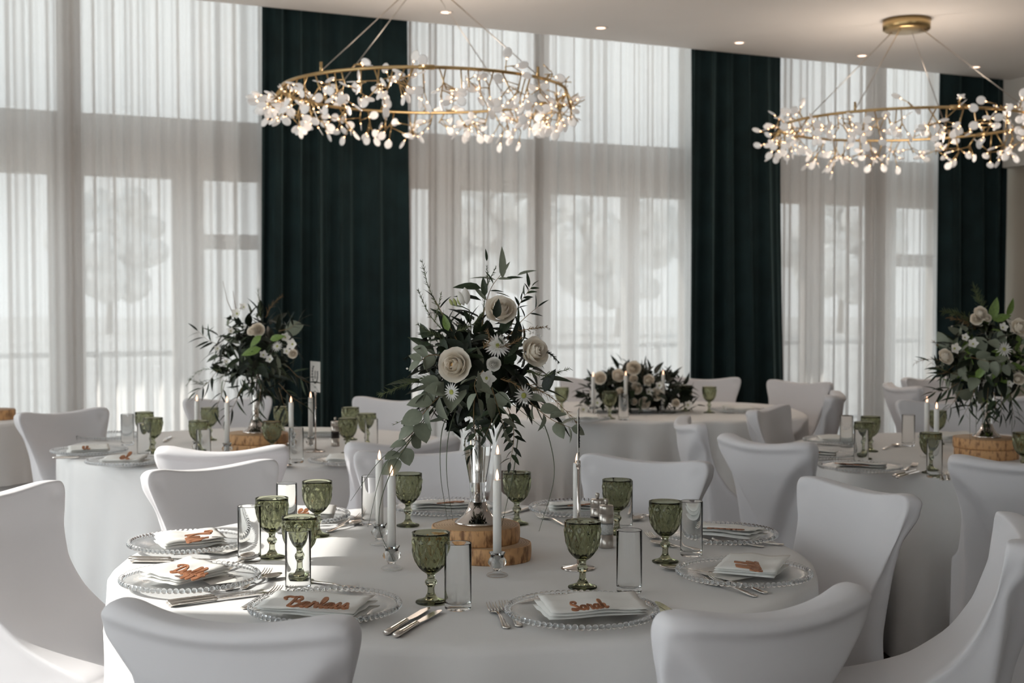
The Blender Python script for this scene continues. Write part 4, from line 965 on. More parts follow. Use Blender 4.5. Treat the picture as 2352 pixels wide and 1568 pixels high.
setting(1876, 1042, [(1842, 1041), (1902, 1043)], (0.18, 0.12), 27, 'charger plate at the left edge of the right table', 'napkin at the left edge of the right table', 'le', [(1885, 1040), (1866, 1038)], 0.0, 'small dark tag at the left edge of the right table', slope_rot=PI, gp=g3)
setting(1925, 1010, [(1890, 1010), (1960, 1010)], (0.18, 0.12), 28, 'charger plate at the back left of the right table', 'napkin at the back left of the right table', gp=g3)
setting(2190, 1004, [(2160, 1004), (2230, 1002)], (0.18, 0.12), 29, 'charger plate at the back of the right table', 'napkin at the back of the right table', gp=g3)
setting(1694, 940, [(1670, 940), (1720, 940)], (0.18, 0.12), 30, 'charger plate at the right end of the far table', 'napkin at the right end of the far table', gp=g4)
setting(1335, 960, [(1310, 960), (1365, 960)], (0.18, 0.12), 32, 'charger plate at the front left of the far table', 'napkin at the front left of the far table', gp=g4)
for (x, y, lab, g) in [(332, 1024, 'green goblet rear of two beside the left plates', 'L'), (352, 1041, 'green goblet front of two beside the left plates', 'L'), (457, 1050, 'green goblet behind a highball glass, left of the left wood slices', 'L'), (482, 1011, 'green goblet left of the left candles', 'L'), (625, 1052, 'green goblet in front of the left wood slices', 'L'), (649, 1008, 'green goblet behind the right candles of the left table', 'L'), (805, 1010, 'green goblet farthest of three at the right of the left table', 'L'), (799, 1042, 'green goblet nearest of three at the right of the left table', 'L'), (843, 1028, 'green goblet rightmost of three at the right of the left table', 'L'),
    (1999, 1037, 'green goblet rear of two at the left of the right table', 'R'), (1984, 1054, 'green goblet front of two at the left of the right table', 'R'), (2137, 1086, 'green goblet before the two candles of the right table', 'R'), (2152, 1020, 'green goblet behind the candles of the right table', 'R'), (2351, 1086, 'green goblet cut by the right edge', 'R'),
    (1629, 948, 'green goblet right of the low centrepiece', 'B'), (1574, 944, 'green goblet half behind the low centrepiece, right', 'B'), (1290, 950, 'green goblet left of the low centrepiece', 'B'), (1400, 962, 'green goblet behind the highball glass before the low centrepiece', 'B')]:
    p = tp(x, y); put('goblet', (p.x, p.y, TZ + 0.0005), lab, 'goblet', {'L': 'green goblets on the left table', 'R': 'green goblets on the right table', 'B': 'green goblets on the far table'}[g], rnd.uniform(0, 6))
for (x, y, lab) in [(681, 1062, 'clear highball glass beside the right candle of the left table'), (468, 1066, 'clear highball glass before a green goblet, left of the left wood slices'), (293, 1022, 'clear highball glass behind the left plates'), (331, 1048, 'clear highball glass before two goblets at the left plates'), (853, 1036, 'clear highball glass right of the three right goblets of the left table'), (1944, 1026, 'clear highball glass farthest left on the right table'), (1978, 1066, 'clear highball glass before two goblets of the right table'), (2086, 1024, 'clear highball glass behind the right table candles'), (2146, 1096, 'clear highball glass before the goblet of the right table candles'), (1432, 964, 'clear highball glass before the low centrepiece')]:
    p = tp(x, y); put('tumbler', (p.x, p.y, TZ + 0.0005), lab, 'glass', 'clear highball glasses on the other tables')
for (x, y, lab, hl) in [(453, 1043, 'taper candle outermost left on the left table', 'glass holder outermost left on the left table'), (522, 1048, 'taper candle left of the left wood slices', 'glass holder left of the left wood slices'), (669, 1048, 'taper candle right of the left wood slices', 'glass holder right of the left wood slices'), (714, 1031, 'taper candle beside the number card', 'glass holder beside the number card'), (2128, 1048, 'rear taper candle of the right table', 'glass holder of the rear right table candle'), (2150, 1070, 'front taper candle of the right table', 'glass holder of the front right table candle'),
    (1362, 957, 'taper candle at the left of the low centrepiece', 'glass holder at the left of the low centrepiece'), (1437, 953, 'taper candle standing before the low centrepiece', 'glass holder before the low centrepiece'), (1485, 943, 'taper candle behind the low centrepiece', 'glass holder behind the low centrepiece'), (1523, 950, 'taper candle at the right of the low centrepiece', 'glass holder at the right of the low centrepiece')]:
    candle_at(tp(x, y), lab, gK, hl)
p = tp(725, 1037); put('stand', (p.x, p.y, TZ), 'chrome number stand holding a white card with a printed wreath', 'stand', 'table number stands', -0.95)
p = tp(770, 1024); put('pepper', (p.x, p.y, TZ), 'steel pepper mill with dark peppercorns on the left table', 'mill', 'steel mills')
a = tp(592, 1040); slices(a.x, a.y + 0.03, a.x - 0.01, a.y + 0.04, 0.135, 75, 'lower round wood slice on the left table', 'upper round wood slice on the left table')
put('vase', (a.x - 0.015, a.y + 0.05, VB), 'crystal candelabra vase on the left wood slices', 'vase', 'crystal flower stands'); VL = Vector((a.x - 0.015, a.y + 0.05, VB))
a = tp(2270, 1052); slices(a.x, a.y + 0.03, a.x + 0.0, a.y + 0.04, 0.135, 77, 'lower round wood slice on the right table', 'upper round wood slice on the right table')
put('vase', (a.x + 0.01, a.y + 0.05, VB), 'crystal candelabra vase on the right wood slices', 'vase', 'crystal flower stands'); VR = Vector((a.x + 0.01, a.y + 0.05, VB))
a = tp(0, 962); s = log_slice(0.13, 0.055, 79); s.location = (c5.x + 0.16, c5.y - 0.02, 0.7425); tag(s, 'reddish thick wood slice on the small table at the left edge', 'wood slice', 'wood slices under the vases')
gH = 'silver cutlery on the other tables'
for (k, h, e, lab) in [('fork', (712, 1052), (765, 1073), 'fork at the right front of the left table, left one'), ('fork', (728, 1056), (775, 1070), 'fork at the right front of the left table, right one'), ('spoon', (662, 1072), (648, 1082), 'spoon at the near edge of the left table'), ('knife', (210, 1052), (160, 1053), 'knife before the left end plate of the left table'), ('knife', (395, 1000), (372, 1020), 'knife at the back of the left table'), ('knife', (2108, 1079), (2045, 1098), 'knife at the near side of the right table, left one'), ('knife', (2114, 1083), (2055, 1101), 'knife at the near side of the right table, right one'), ('fork', (2160, 1086), (2165, 1108), 'fork at the near edge of the right table, left one'), ('fork', (2172, 1086), (2178, 1107), 'fork at the near edge of the right table, right one'), ('spoon', (2072, 1022), (2020, 1034), 'spoon behind the right table goblets'), ('fork', (2100, 1070), (2080, 1080), 'fork before the right table candles')]:
    cutlery(k, h, e, lab, gH)

# ------------------------------------------------------------------ flowers
def leaf_mesh(name, w, fold, curve, m, tip=1.0, n=5):
    v = []; f = []
    for i in range(n + 1):
        t = i / n
        ww = w * (math.sin(PI * min(1, t ** 0.8)) ** 0.75) * (1 - 0.25 * tip * t) if 0 < i < n else 0.004
        z = curve * t * t * -1
        v += [(-ww / 2, t, z + fold * ww), (0, t, z), (ww / 2, t, z + fold * ww)]
    for i in range(n):
        a = i * 3; f += [(a, a + 1, a + 4, a + 3), (a + 1, a + 2, a + 5, a + 4)]
    me = mesh(name, v, f); me.materials.append(MATS[m]); return me
LM = {
 'ruscus': [leaf_mesh('leaf', 0.36, 0.18, 0.12, 'leaf_dark'), leaf_mesh('leaf', 0.40, 0.15, 0.22, 'leaf_mid')],
 'euca': [leaf_mesh('leaf', 0.86, 0.10, 0.10, 'leaf_euca', 0.2, 6), leaf_mesh('leaf', 0.74, 0.18, 0.25, 'leaf_euca', 0.3, 6)],
 'long': [leaf_mesh('leaf', 0.17, 0.15, 0.25, 'leaf_dark'), leaf_mesh('leaf', 0.15, 0.1, 0.4, 'leaf_mid')],
 'olive': [leaf_mesh('leaf', 0.26, 0.15, 0.12, 'leaf_mid'), leaf_mesh('leaf', 0.26, 0.12, 0.2, 'leaf_euca')],
 'bright': [leaf_mesh('leaf', 0.48, 0.15, 0.15, 'leaf_bright')],
 'dark': [leaf_mesh('leaf', 0.50, 0.16, 0.2, 'leaf_dark')]}
def basis(d, nrm):
    y = d.normalized(); z = (nrm - y * nrm.dot(y)); z = z.normalized() if z.length > 1e-4 else y.orthogonal().normalized(); x = y.cross(z)
    return Matrix((x, y, z)).transposed()
class Bouquet:
    def __init__(s, name, loc, lab, seed, cap=296):
        s.t = tag(empty(name, loc), lab, 'flowers', 'white and green flower arrangements'); s.o = Vector(loc); s.R = random.Random(seed); s.n = {}; s.cap = cap
        s.twigs = B(); s.green = B()
    def leaf(s, p, d, kind, L, nrm=None):
        if p.z > TZ and (p + d.normalized() * L).z < TZ + 0.012: return
        nm = {'euca': 'eucalyptus_leaf', 'ruscus': 'ruscus_leaf', 'dark': 'broad_leaf'}.get(kind, 'leaf')
        if s.n.get(nm, 0) >= s.cap: return
        s.n[nm] = s.n.get(nm, 0) + 1
        me = s.R.choice(LM[kind]); nrm = nrm or Vector((s.R.gauss(0, .6), s.R.gauss(-.3, .6), 0.8))
        o = link(nm, me, None, s.t, p - s.o); o.rotation_mode = 'QUATERNION'; o.rotation_quaternion = basis(d, nrm).to_quaternion(); o.scale = (L, L, L)
    def stem(s, pts, r=0.0014, brown=True):
        (s.twigs if brown else s.green).tube([Vector(p) - s.o for p in pts], [r * (1 - 0.6 * i / (len(pts) - 1)) for i in range(len(pts))], 5)
    def spray(s, pts, kind, n, L, start=0.15, spread=0.9, brown=True, r=0.0014, taper=0.7):
        c = catmull(pts, 6); s.stem(c, r, brown)
        for i in range(n):
            t = start + (1 - start) * (i + 0.5) / n; k = min(len(c) - 2, int(t * (len(c) - 1))); p = c[k]; d = (c[k + 1] - c[k]).normalized()
            side = d.cross(Vector((0, -1, 0.2))).normalized() * (1 if i % 2 else -1)
            dd = d * s.R.uniform(0.5, 0.9) + side * spread * s.R.uniform(0.7, 1.1) + Vector((s.R.gauss(0, .15), s.R.gauss(-.15, .25), s.R.gauss(0, .15)))
            s.leaf(p, dd, kind, L * lerp(1, taper, t) * s.R.uniform(0.85, 1.15))
        s.leaf(c[-1], c[-1] - c[-2], kind, L * taper)
    def fern(s, pts, n, L, m='fern_green', thick=0.0009, dens=2):
        c = catmull(pts, 6); b = B(); b.tube([p - s.o for p in c], [0.0012 * (1 - 0.6 * i / len(c)) for i in range(len(c))], 5)
        for i in range(n):
            t = (i + .5) / n; k = min(len(c) - 2, int(t * (len(c) - 1))); p = c[k].lerp(c[k + 1], s.R.random()); d = (c[k + 1] - c[k]).normalized()
            for q in range(dens):
                e = (d * 0.9 + Vector((s.R.gauss(0, 1), s.R.gauss(0, 1), s.R.gauss(0, 1))).normalized() * 0.75).normalized(); l = L * (1 - 0.5 * t) * s.R.uniform(.7, 1.2)
                b.tube([p - s.o, p - s.o + e * l], [thick, thick * 0.4], 3, False)
        b.obj('fern_sprig', m, s.t)
    def filler(s, n, rad, kinds, L, low=-1.0, c=None, inner=0.45):
        c = c or s.o
        for i in range(n):
            while True:
                u = Vector((s.R.uniform(-1, 1), s.R.uniform(-1, 1), s.R.uniform(low, 1)))
                if 0.05 < u.length < 1: break
            u.normalize(); q = s.R.uniform(inner, 0.95); p = c + Vector((u.x * rad[0], u.y * rad[1], u.z * rad[2])) * q
            d = u * 0.55 + Vector((s.R.gauss(0, .6), s.R.gauss(0, .5), s.R.gauss(-.15, .6)))
            s.leaf(p, d, s.R.choice(kinds), L * s.R.uniform(0.7, 1.3), u + Vector((0, 0, .5)))
    def core(s, rad, c=None, m='leaf_dark'):
        c = (c - s.o) if c is not None else Vector((0, 0, 0)); b = B(); b.sphere(c, 1, 14, 10)
        b.v = [tuple(c + Vector(((Vector(v) - c).x * rad[0], (Vector(v) - c).y * rad[1], (Vector(v) - c).z * rad[2]))) for v in b.v]; b.obj('foam_core', m, s.t)
    def rose(s, p, face, r, col='petal_cream', heart=True, open_=0.6):
        q = face.to_track_quat('Z', 'Y'); b = B(); b.sphere((0, 0, 0.10 * r), 0.22 * r, 10, 8, (1, 1, 2.1)); core = b.obj('rose', 'petal_heart' if heart else col, s.t, p - s.o)
        core.rotation_mode = 'QUATERNION'; core.rotation_quaternion = q
        for ring, (n, rr, h, tl) in enumerate([(3, 0.26, 1.02, 0.0), (3, 0.40, 0.98, 0.02), (4, 0.58, 0.86, 0.08), (5, 0.76, 0.66, 0.25), (5, 0.94, 0.40, 0.55)]):
            for k in range(n):
                a = 2 * PI * (k + 0.37 * ring + s.R.uniform(-.1, .1)) / n; wd = 3.0 * PI / n * 0.62
                v = []; NU, NV = 5, 4
                for j in range(NV + 1):
                    t = j / NV
                    for i in range(NU + 1):
                        u = i / NU * 2 - 1; aa = a + u * wd * (0.5 + 0.5 * math.sin(PI * min(1, t * 0.8 + .1)))
                        rad_ = rr * (0.50 + 0.62 * math.sin(PI * 0.5 * min(1, t * 1.3)) - (0.34 - 0.07 * ring) * (1 - tl) * t ** 2.5 + tl * 0.42 * t ** 4) + 0.05 * u * (1 if ring % 2 else -1) + 0.03 * t * math.sin(4 * u + k + ring)
                        zz = -0.62 + (h + 0.55) * t * (1 - 0.12 * u * u * t) - tl * 0.30 * t ** 4
                        v.append((r * rad_ * math.cos(aa), r * rad_ * math.sin(aa), r * zz))
                f = [(j * (NU + 1) + i, j * (NU + 1) + i + 1, (j + 1) * (NU + 1) + i + 1, (j + 1) * (NU + 1) + i) for j in range(NV) for i in range(NU)]
                link('petal', mesh('petal', v, f), col, core)
    def daisy(s, p, face, r, rows=1, n=20):
        q = face.to_track_quat('Z', 'Y'); b = B(); b.sphere((0, 0, 0), r * 0.27, 10, 6, (1, 1, 0.55)); eye = b.obj('daisy', 'daisy_eye', s.t, p - s.o); eye.rotation_mode = 'QUATERNION'; eye.rotation_quaternion = q
        for row in range(rows):
            me = leaf_mesh('petal', 0.20, 0.12, 0.10 - 0.30 * row, 'petal_white', 0.0, 4)
            for k in range(n - 3 * row):
                a = 2 * PI * (k + 0.5 * row + s.R.uniform(-.15, .15)) / (n - 3 * row); d = Vector((math.cos(a), math.sin(a), 0.05 + 0.45 * row))
                o = link('petal', me, None, eye, d.normalized() * r * 0.18); o.rotation_mode = 'QUATERNION'; o.rotation_quaternion = basis(d, Vector((0, 0, 1))).to_quaternion(); L = r * (0.85 - 0.22 * row) * s.R.uniform(.92, 1.05); o.scale = (L, L, L)
    def blossom(s, p, face, r, n=5, eye='daisy_eye'):
        q = face.to_track_quat('Z', 'Y'); b = B(); b.sphere((0, 0, 0), r * 0.2, 6, 4); e = b.obj('blossom', eye, s.t, p - s.o); e.rotation_mode = 'QUATERNION'; e.rotation_quaternion = q
        me = leaf_mesh('petal', 0.8, 0.12, -0.28, 'petal_white', 0.1, 4)
        for k in range(n):
            a = 2 * PI * k / n; d = Vector((math.cos(a), math.sin(a), 0.25)); o = link('petal', me, None, e, (0, 0, 0)); o.rotation_mode = 'QUATERNION'; o.rotation_quaternion = basis(d, Vector((0, 0, 1))).to_quaternion(); o.scale = (r, r, r)
    def bud(s, p, d, L, m='bud_green', w=0.35):
        b = B(); b.lathe([(0.0005, 0.0), (w * .5, .25), (w * .6, .55), (w * .35, .85), (0.02, 1.0)], 8); b.v = [tuple(Vector(v) * L) for v in b.v]
        o = b.obj('bud', m, s.t, p - s.o); o.rotation_mode = 'QUATERNION'; o.rotation_quaternion = d.to_track_quat('Z', 'Y')
    def blade(s, pts, r=0.0016):
        b = B(); c = catmull([Vector(p) - s.o for p in pts], 8); b.tube(c, [r * (1 - 0.7 * i / (len(c) - 1)) for i in range(len(c))], 5); b.obj('grass_blade', 'grass_blade', s.t)
    def done(s):
        if s.twigs.v: s.twigs.obj('twigs', 'twig', s.t)['kind'] = 'stuff'
        if s.green.v: s.green.obj('stems', 'grass_blade', s.t)['kind'] = 'stuff'
Y0 = 3.425
P = lambda x, y, dy=0.0: aty(x, y, Y0 + dy)
front = Vector((-0.05, -1, 0.15))
ctr = P(1098, 860)
fl = Bouquet('flower_arrangement', ctr, 'tall white rose and eucalyptus arrangement in the crystal vase of the middle table', 5)
fl.core((0.085, 0.075, 0.095))
fl.rose(P(1045, 838, -0.14), Vector((-0.35, -1, 0.1)), 0.036)
fl.rose(P(1150, 712, -0.08), Vector((0.15, -1, 0.7)), 0.034, heart=False)
fl.rose(P(1228, 808, -0.10), Vector((0.7, -1, 0.3)), 0.032, heart=False)
fl.daisy(P(1143, 794, -0.14), Vector((0.05, -1, 0.45)), 0.033, 3, 24)
fl.daisy(P(1037, 900, -0.15), Vector((-0.75, -1, 0.0)), 0.025, 1, 18)
fl.daisy(P(1203, 908, -0.14), Vector((0.6, -1, 0.0)), 0.028, 1, 18)
fl.rose(P(1134, 836, -0.155), Vector((0, -1, 0.2)), 0.015, 'petal_white', False)
fl.blossom(P(1118, 868, -0.155), Vector((0.1, -1, -0.1)), 0.027, 5)
fl.blossom(P(1112, 872, -0.15), Vector((-0.4, -1, 0.3)), 0.023, 4)
fl.bud(P(1073, 700, -0.10), Vector((-0.15, 0, 1)), 0.045, 'petal_white', 0.42)
fl.bud(P(1066, 702, -0.10), Vector((-0.4, -0.2, 1)), 0.040, 'petal_white', 0.38)
for i, (x, y) in enumerate([(1058, 702), (1049, 704), (1040, 702)]): fl.bud(P(x, y, -0.10), Vector((-0.3 - .1 * i, 0, 1)), 0.026 - 0.003 * i)
fl.stem([P(1040, 700, -0.1), P(1062, 704, -0.1), P(1078, 712, -0.1), P(1082, 760, -0.06), P(1090, 830)], 0.002, False)
fl.spray([P(1105, 820), P(1108, 740, -0.02), P(1125, 668, -0.02), P(1152, 628, -0.02)], 'olive', 4, 0.055, 0.5, 0.9, True, 0.0016)
fl.leaf(P(1154, 640, -0.02), Vector((0.02, 0, 1)), 'olive', 0.085, Vector((0.2, -1, 0)))
fl.leaf(P(1106, 662, -0.03), Vector((-1, -0.1, 0.18)), 'ruscus', 0.074, Vector((0, -0.7, 0.7)))
fl.leaf(P(1106, 690, -0.03), Vector((-1, -0.1, 0.25)), 'ruscus', 0.074, Vector((0, -0.4, 0.9)))
fl.leaf(P(1140, 643, -0.02), Vector((-1, 0, 0.25)), 'olive', 0.07, Vector((0, -0.3, 1)))
fl.leaf(P(1114, 680, -0.05), Vector((-0.1, -0.2, 1)), 'ruscus', 0.05, Vector((0, -1, 0)))
fl.leaf(P(1158, 640, -0.02), Vector((1, 0, 0.15)), 'olive', 0.05, Vector((0, -0.6, .8)))
fl.leaf(P(1188, 632, -0.02), Vector((1, 0, 0.42)), 'olive', 0.052, Vector((0, -0.6, .8)))
fl.leaf(P(1118, 600, -0.0), Vector((-0.05, 0, 1)), 'olive', 0.034, Vector((0.5, -1, 0)))
fl.leaf(P(1135, 672, -0.03), Vector((1, 0, -0.1)), 'olive', 0.045, Vector((0, -0.3, 1)))
fl.leaf(P(1140, 730, -0.14), Vector((0.05, -0.2, 0.4)), 'dark', 0.05, Vector((0, -1, 0.2)))
fl.spray([P(1165, 780, -0.04), P(1180, 730, -0.05), P(1198, 690, -0.05), P(1222, 658, -0.05)], 'ruscus', 12, 0.036, 0.3, 0.75)
fl.leaf(P(1215, 660, -0.05), Vector((-0.1, 0, 1)), 'olive', 0.042, Vector((0.4, -1, 0)))
fl.spray([P(1170, 770, -0.06), P(1200, 735, -0.08), P(1235, 705, -0.08)], 'long', 5, 0.05, 0.3, 0.7)
fl.spray([P(1060, 800, -0.05), P(1030, 745, -0.07), P(1000, 690, -0.07)], 'long', 4, 0.06, 0.3, 0.7)
fl.fern([P(1060, 800), P(1020, 730, -0.03), P(985, 660, -0.03), P(970, 602, -0.03)], 46, 0.019)
fl.fern([P(1060, 800), P(1000, 740, -0.05), P(975, 700, -0.05), P(960, 664, -0.05)], 32, 0.016)
fl.fern([P(1000, 735, -0.05), P(1008, 700, -0.05), P(1014, 670, -0.05)], 16, 0.012)
fl.fern([P(1105, 780), P(1112, 700), P(1120, 640), P(1118, 612)], 30, 0.014); fl.fern([P(1118, 660), P(1128, 635), P(1140, 612)], 14, 0.012)
fl.fern([P(1010, 860, -0.08), P(960, 872, -0.1), P(915, 890, -0.1), P(872, 906, -0.1)], 60, 0.028)
fl.fern([P(1030, 860, -0.08), P(985, 835, -0.1), P(950, 815, -0.08), P(928, 825, -0.08)], 40, 0.014, 'leaf_dark', 0.0013)
fl.fern([P(1020, 780, -0.06), P(990, 765, -0.08), P(960, 745, -0.08)], 34, 0.018)
fl.fern([P(1050, 760, -0.08), P(1085, 745, -0.12), P(1110, 720, -0.12)], 40, 0.018)
fl.fern([P(1000, 900, -0.1), P(960, 940, -0.12), P(925, 985, -0.12)], 40, 0.014, 'leaf_dark', 0.0013)
fl.fern([P(1010, 890, -0.1), P(980, 935, -0.13), P(905, 975, -0.13)], 36, 0.016)
fl.fern([P(1210, 850, -0.08), P(1250, 862, -0.1), P(1310, 846, -0.1)], 46, 0.020)
fl.fern([P(1210, 840, -0.08), P(1255, 810, -0.08), P(1282, 830, -0.08)], 36, 0.013, 'leaf_dark', 0.0013)
fl.fern([P(1180, 760, -0.08), P(1220, 755, -0.1), P(1255, 750, -0.08)], 30, 0.013, 'twig')
fl.fern([P(1140, 800, -0.14), P(1175, 790, -0.16), P(1200, 775, -0.16)], 26, 0.018, 'twig'); fl.fern([P(1110, 800, -0.14), P(1125, 780, -0.17), P(1118, 760, -0.17)], 22, 0.016, 'twig')
fl.fern([P(1210, 880, -0.1), P(1270, 915, -0.1), P(1330, 975, -0.12)], 24, 0.026, 'twig')
fl.fern([P(1150, 870, -0.16), P(1180, 880, -0.18), P(1200, 895, -0.18)], 20, 0.016, 'twig')
fl.spray([P(1060, 880, -0.08), P(1010, 910, -0.13), P(965, 960, -0.15), P(935, 1020, -0.15), P(905, 1058, -0.15)], 'euca', 13, 0.066, 0.10, 0.85)
fl.spray([P(1050, 870, -0.08), P(1010, 880, -0.12), P(975, 905, -0.13)], 'euca', 5, 0.062, 0.3, 0.9)
fl.spray([P(1040, 820, -0.09), P(990, 815, -0.12), P(965, 830, -0.12)], 'euca', 4, 0.055, 0.4, 0.9)
fl.spray([P(1110, 850, -0.16), P(1090, 880, -0.19), P(1098, 915, -0.19)], 'euca', 4, 0.066, 0.05, 0.9)
fl.spray([P(1180, 880, -0.08), P(1225, 930, -0.13), P(1270, 965, -0.14), P(1312, 982, -0.14)], 'euca', 8, 0.056, 0.2, 0.85)
fl.spray([P(1130, 890, -0.12), P(1145, 940, -0.16), P(1160, 985, -0.16)], 'euca', 6, 0.062, 0.1, 0.85)
fl.spray([P(1150, 900, -0.08), P(1175, 960, -0.12), P(1180, 1010, -0.12), P(1172, 1060, -0.12)], 'ruscus', 12, 0.044, 0.25, 0.9)
fl.spray([P(1090, 910, -0.1), P(1088, 960, -0.12), P(1092, 1010, -0.12), P(1080, 1045, -0.12)], 'ruscus', 8, 0.042, 0.3, 0.9)
fl.spray([P(1120, 910, -0.1), P(1130, 960, -0.14), P(1115, 1000, -0.14)], 'ruscus', 7, 0.045, 0.2, 0.8)
fl.leaf(P(1240, 872, -0.08), Vector((1, -0.1, 0.12)), 'ruscus', 0.085, Vector((0, -0.4, 1)))
fl.leaf(P(1225, 890, -0.08), Vector((1, -0.1, -0.02)), 'long', 0.09, Vector((0, -0.4, 1)))
fl.leaf(P(1240, 925, -0.08), Vector((1, -0.1, -0.75)), 'long', 0.12, Vector((0, -0.4, 1)))
fl.leaf(P(975, 880, -0.06), Vector((-1, -0.1, 0.15)), 'ruscus', 0.10, Vector((0, -0.3, 1)))
fl.leaf(P(1000, 890, -0.06), Vector((-1, -0.1, -0.05)), 'dark', 0.08, Vector((0, -0.3, 1)))
fl.leaf(P(1020, 775, -0.06), Vector((-1, -0.1, 0.3)), 'ruscus', 0.068, Vector((0, -0.6, .8))); fl.leaf(P(1010, 780, -0.06), Vector((-1, 0, -0.1)), 'ruscus', 0.055, Vector((0, -0.3, 1)))
fl.leaf(P(1030, 760, -0.08), Vector((-0.3, -0.1, 1)), 'bright', 0.045, Vector((0, -1, .2)))
fl.leaf(P(1068, 805, -0.11), Vector((-0.7, -0.3, 0.5)), 'dark', 0.060, Vector((0.2, -1, .4)))
fl.leaf(P(1250, 900, -0.1), Vector((0.4, -0.2, 1)), 'dark', 0.065, Vector((-0.4, -1, .2)))
fl.filler(330, (0.165, 0.14, 0.17), ['ruscus', 'dark', 'ruscus', 'dark', 'ruscus', 'olive', 'dark'], 0.064, -0.75)
for pts in ([(1000, 930, -.1), (940, 1000, -.14), (870, 1060, -.14), (805, 1150, -.14)], [(1005, 930, -.1), (930, 1020, -.16), (880, 1075, -.16), (845, 1210, -.16)], [(1040, 930, -.1), (1015, 990, -.12), (1012, 1090, -.12), (1028, 1195, -.05)], [(1050, 930, -.1), (1030, 1000, -.12), (1026, 1090, -.12), (1040, 1195, -.05)], [(1230, 930, -.1), (1262, 1010, -.12), (1272, 1100, -.12), (1238, 1220, -.12)], [(1190, 1000, -.1), (1180, 1080, -.1), (1165, 1150, -.08), (1152, 1208, -.05)], [(1120, 880, -.15), (1180, 930, -.2), (1250, 985, -.2)], [(1000, 930, -.1), (900, 1080, -.2), (870, 1200, -.2), (905, 1290, -.18)]):
    fl.blade([P(*q) for q in pts], 0.0017)
for k in range(26):
    x, y = fl.R.choice([(945, 845), (1000, 785), (1010, 905), (985, 930), (1085, 1000), (1240, 760)]); b = None
    fl.bud(P(x + fl.R.uniform(-22, 22), y + fl.R.uniform(-14, 14), -0.12), Vector((fl.R.gauss(0, 1), -.5, fl.R.gauss(0, 1))), 0.006, 'petal_white', 0.9)
fl.done()

def back_bouquet(base, Y, cpx, rad, seed, lab, flowers, extra, low=-0.75, n=330, kinds=('ruscus', 'dark', 'long', 'olive', 'long'), name='flower_arrangement', L=0.075, core=(0.08, 0.08, 0.09)):
    Q = lambda x, y, dy=0.0: aty(x, y, Y + dy)
    c = Q(*cpx); f = Bouquet(name, c, lab, seed); f.core(core)
    f.filler(n, rad, list(kinds), L, low)
    for (x, y, r, kind) in flowers:
        p = Q(x, y, -rad[1] * 0.92); face = Vector((f.R.uniform(-.4, .4), -1, f.R.uniform(0, .5)))
        if kind == 'r': f.rose(p, face, r * 0.72, 'petal_cream', False)
        elif kind == 'd': f.daisy(p, face, r, 2, 16)
        else: f.blossom(p, face, r, 5)
    extra(f, Q); f.done(); return f
def exL(f, Q):
    for a, c in [((500, 850), (450, 900)), ((520, 870), (490, 950)), ((560, 880), (520, 960)), ((640, 880), (700, 930)), ((660, 840), (712, 880)), ((500, 790), (455, 760)), ((640, 760), (690, 735)), ((600, 880), (590, 960)), ((640, 890), (665, 960))]:
        m = ((a[0] + c[0]) / 2, (a[1] + c[1]) / 2 + 6); f.spray([Q(*a, -.1), Q(*m, -.14), Q(*c, -.14)], 'long', 7, 0.085, 0.2, 0.7)
    f.leaf(Q(655, 760, -.1), Vector((1, -.1, .35)), 'euca', 0.085, Vector((0, -1, .3))); f.leaf(Q(600, 800, -.18), Vector((-1, -.2, -.3)), 'bright', 0.09, Vector((0, -1, .4))); f.leaf(Q(600, 770, -.18), Vector((-.6, -.2, -.6)), 'bright', 0.07, Vector((0, -1, .4)))
    f.leaf(Q(620, 780, -.18), Vector((1, -.2, .3)), 'bright', 0.07, Vector((0, -1, .4)))
    f.stem([Q(535, 720), Q(522, 690), Q(512, 645)], 0.002); f.stem([Q(545, 720), Q(540, 700), Q(535, 668)], 0.0018)
    f.fern([Q(600, 740), Q(596, 700), Q(592, 664)], 24, 0.03); f.fern([Q(610, 730), Q(625, 700), Q(648, 680)], 24, 0.03, 'twig')
    f.fern([Q(520, 860, -.1), Q(470, 880, -.1), Q(435, 870, -.1)], 20, 0.03); f.fern([Q(510, 850, -.1), Q(460, 850, -.1), Q(428, 885, -.1)], 20, 0.03)
back_bouquet(VL, VL.y, (588, 810), (0.20, 0.17, 0.20), 61, 'dark leafy arrangement with small white flowers before the left sheer', [(592, 757, 0.034, 'r'), (578, 760, 0.025, 'r'), (545, 720, 0.028, 'b'), (560, 705, 0.022, 'b'), (655, 775, 0.025, 'b'), (672, 790, 0.03, 'b'), (672, 812, 0.024, 'r'), (637, 795, 0.026, 'd'), (620, 825, 0.022, 'b'), (605, 815, 0.022, 'b'), (500, 800, 0.018, 'b'), (530, 760, 0.018, 'b'), (658, 806, 0.02, 'b'), (520, 830, 0.016, 'b')], exL)
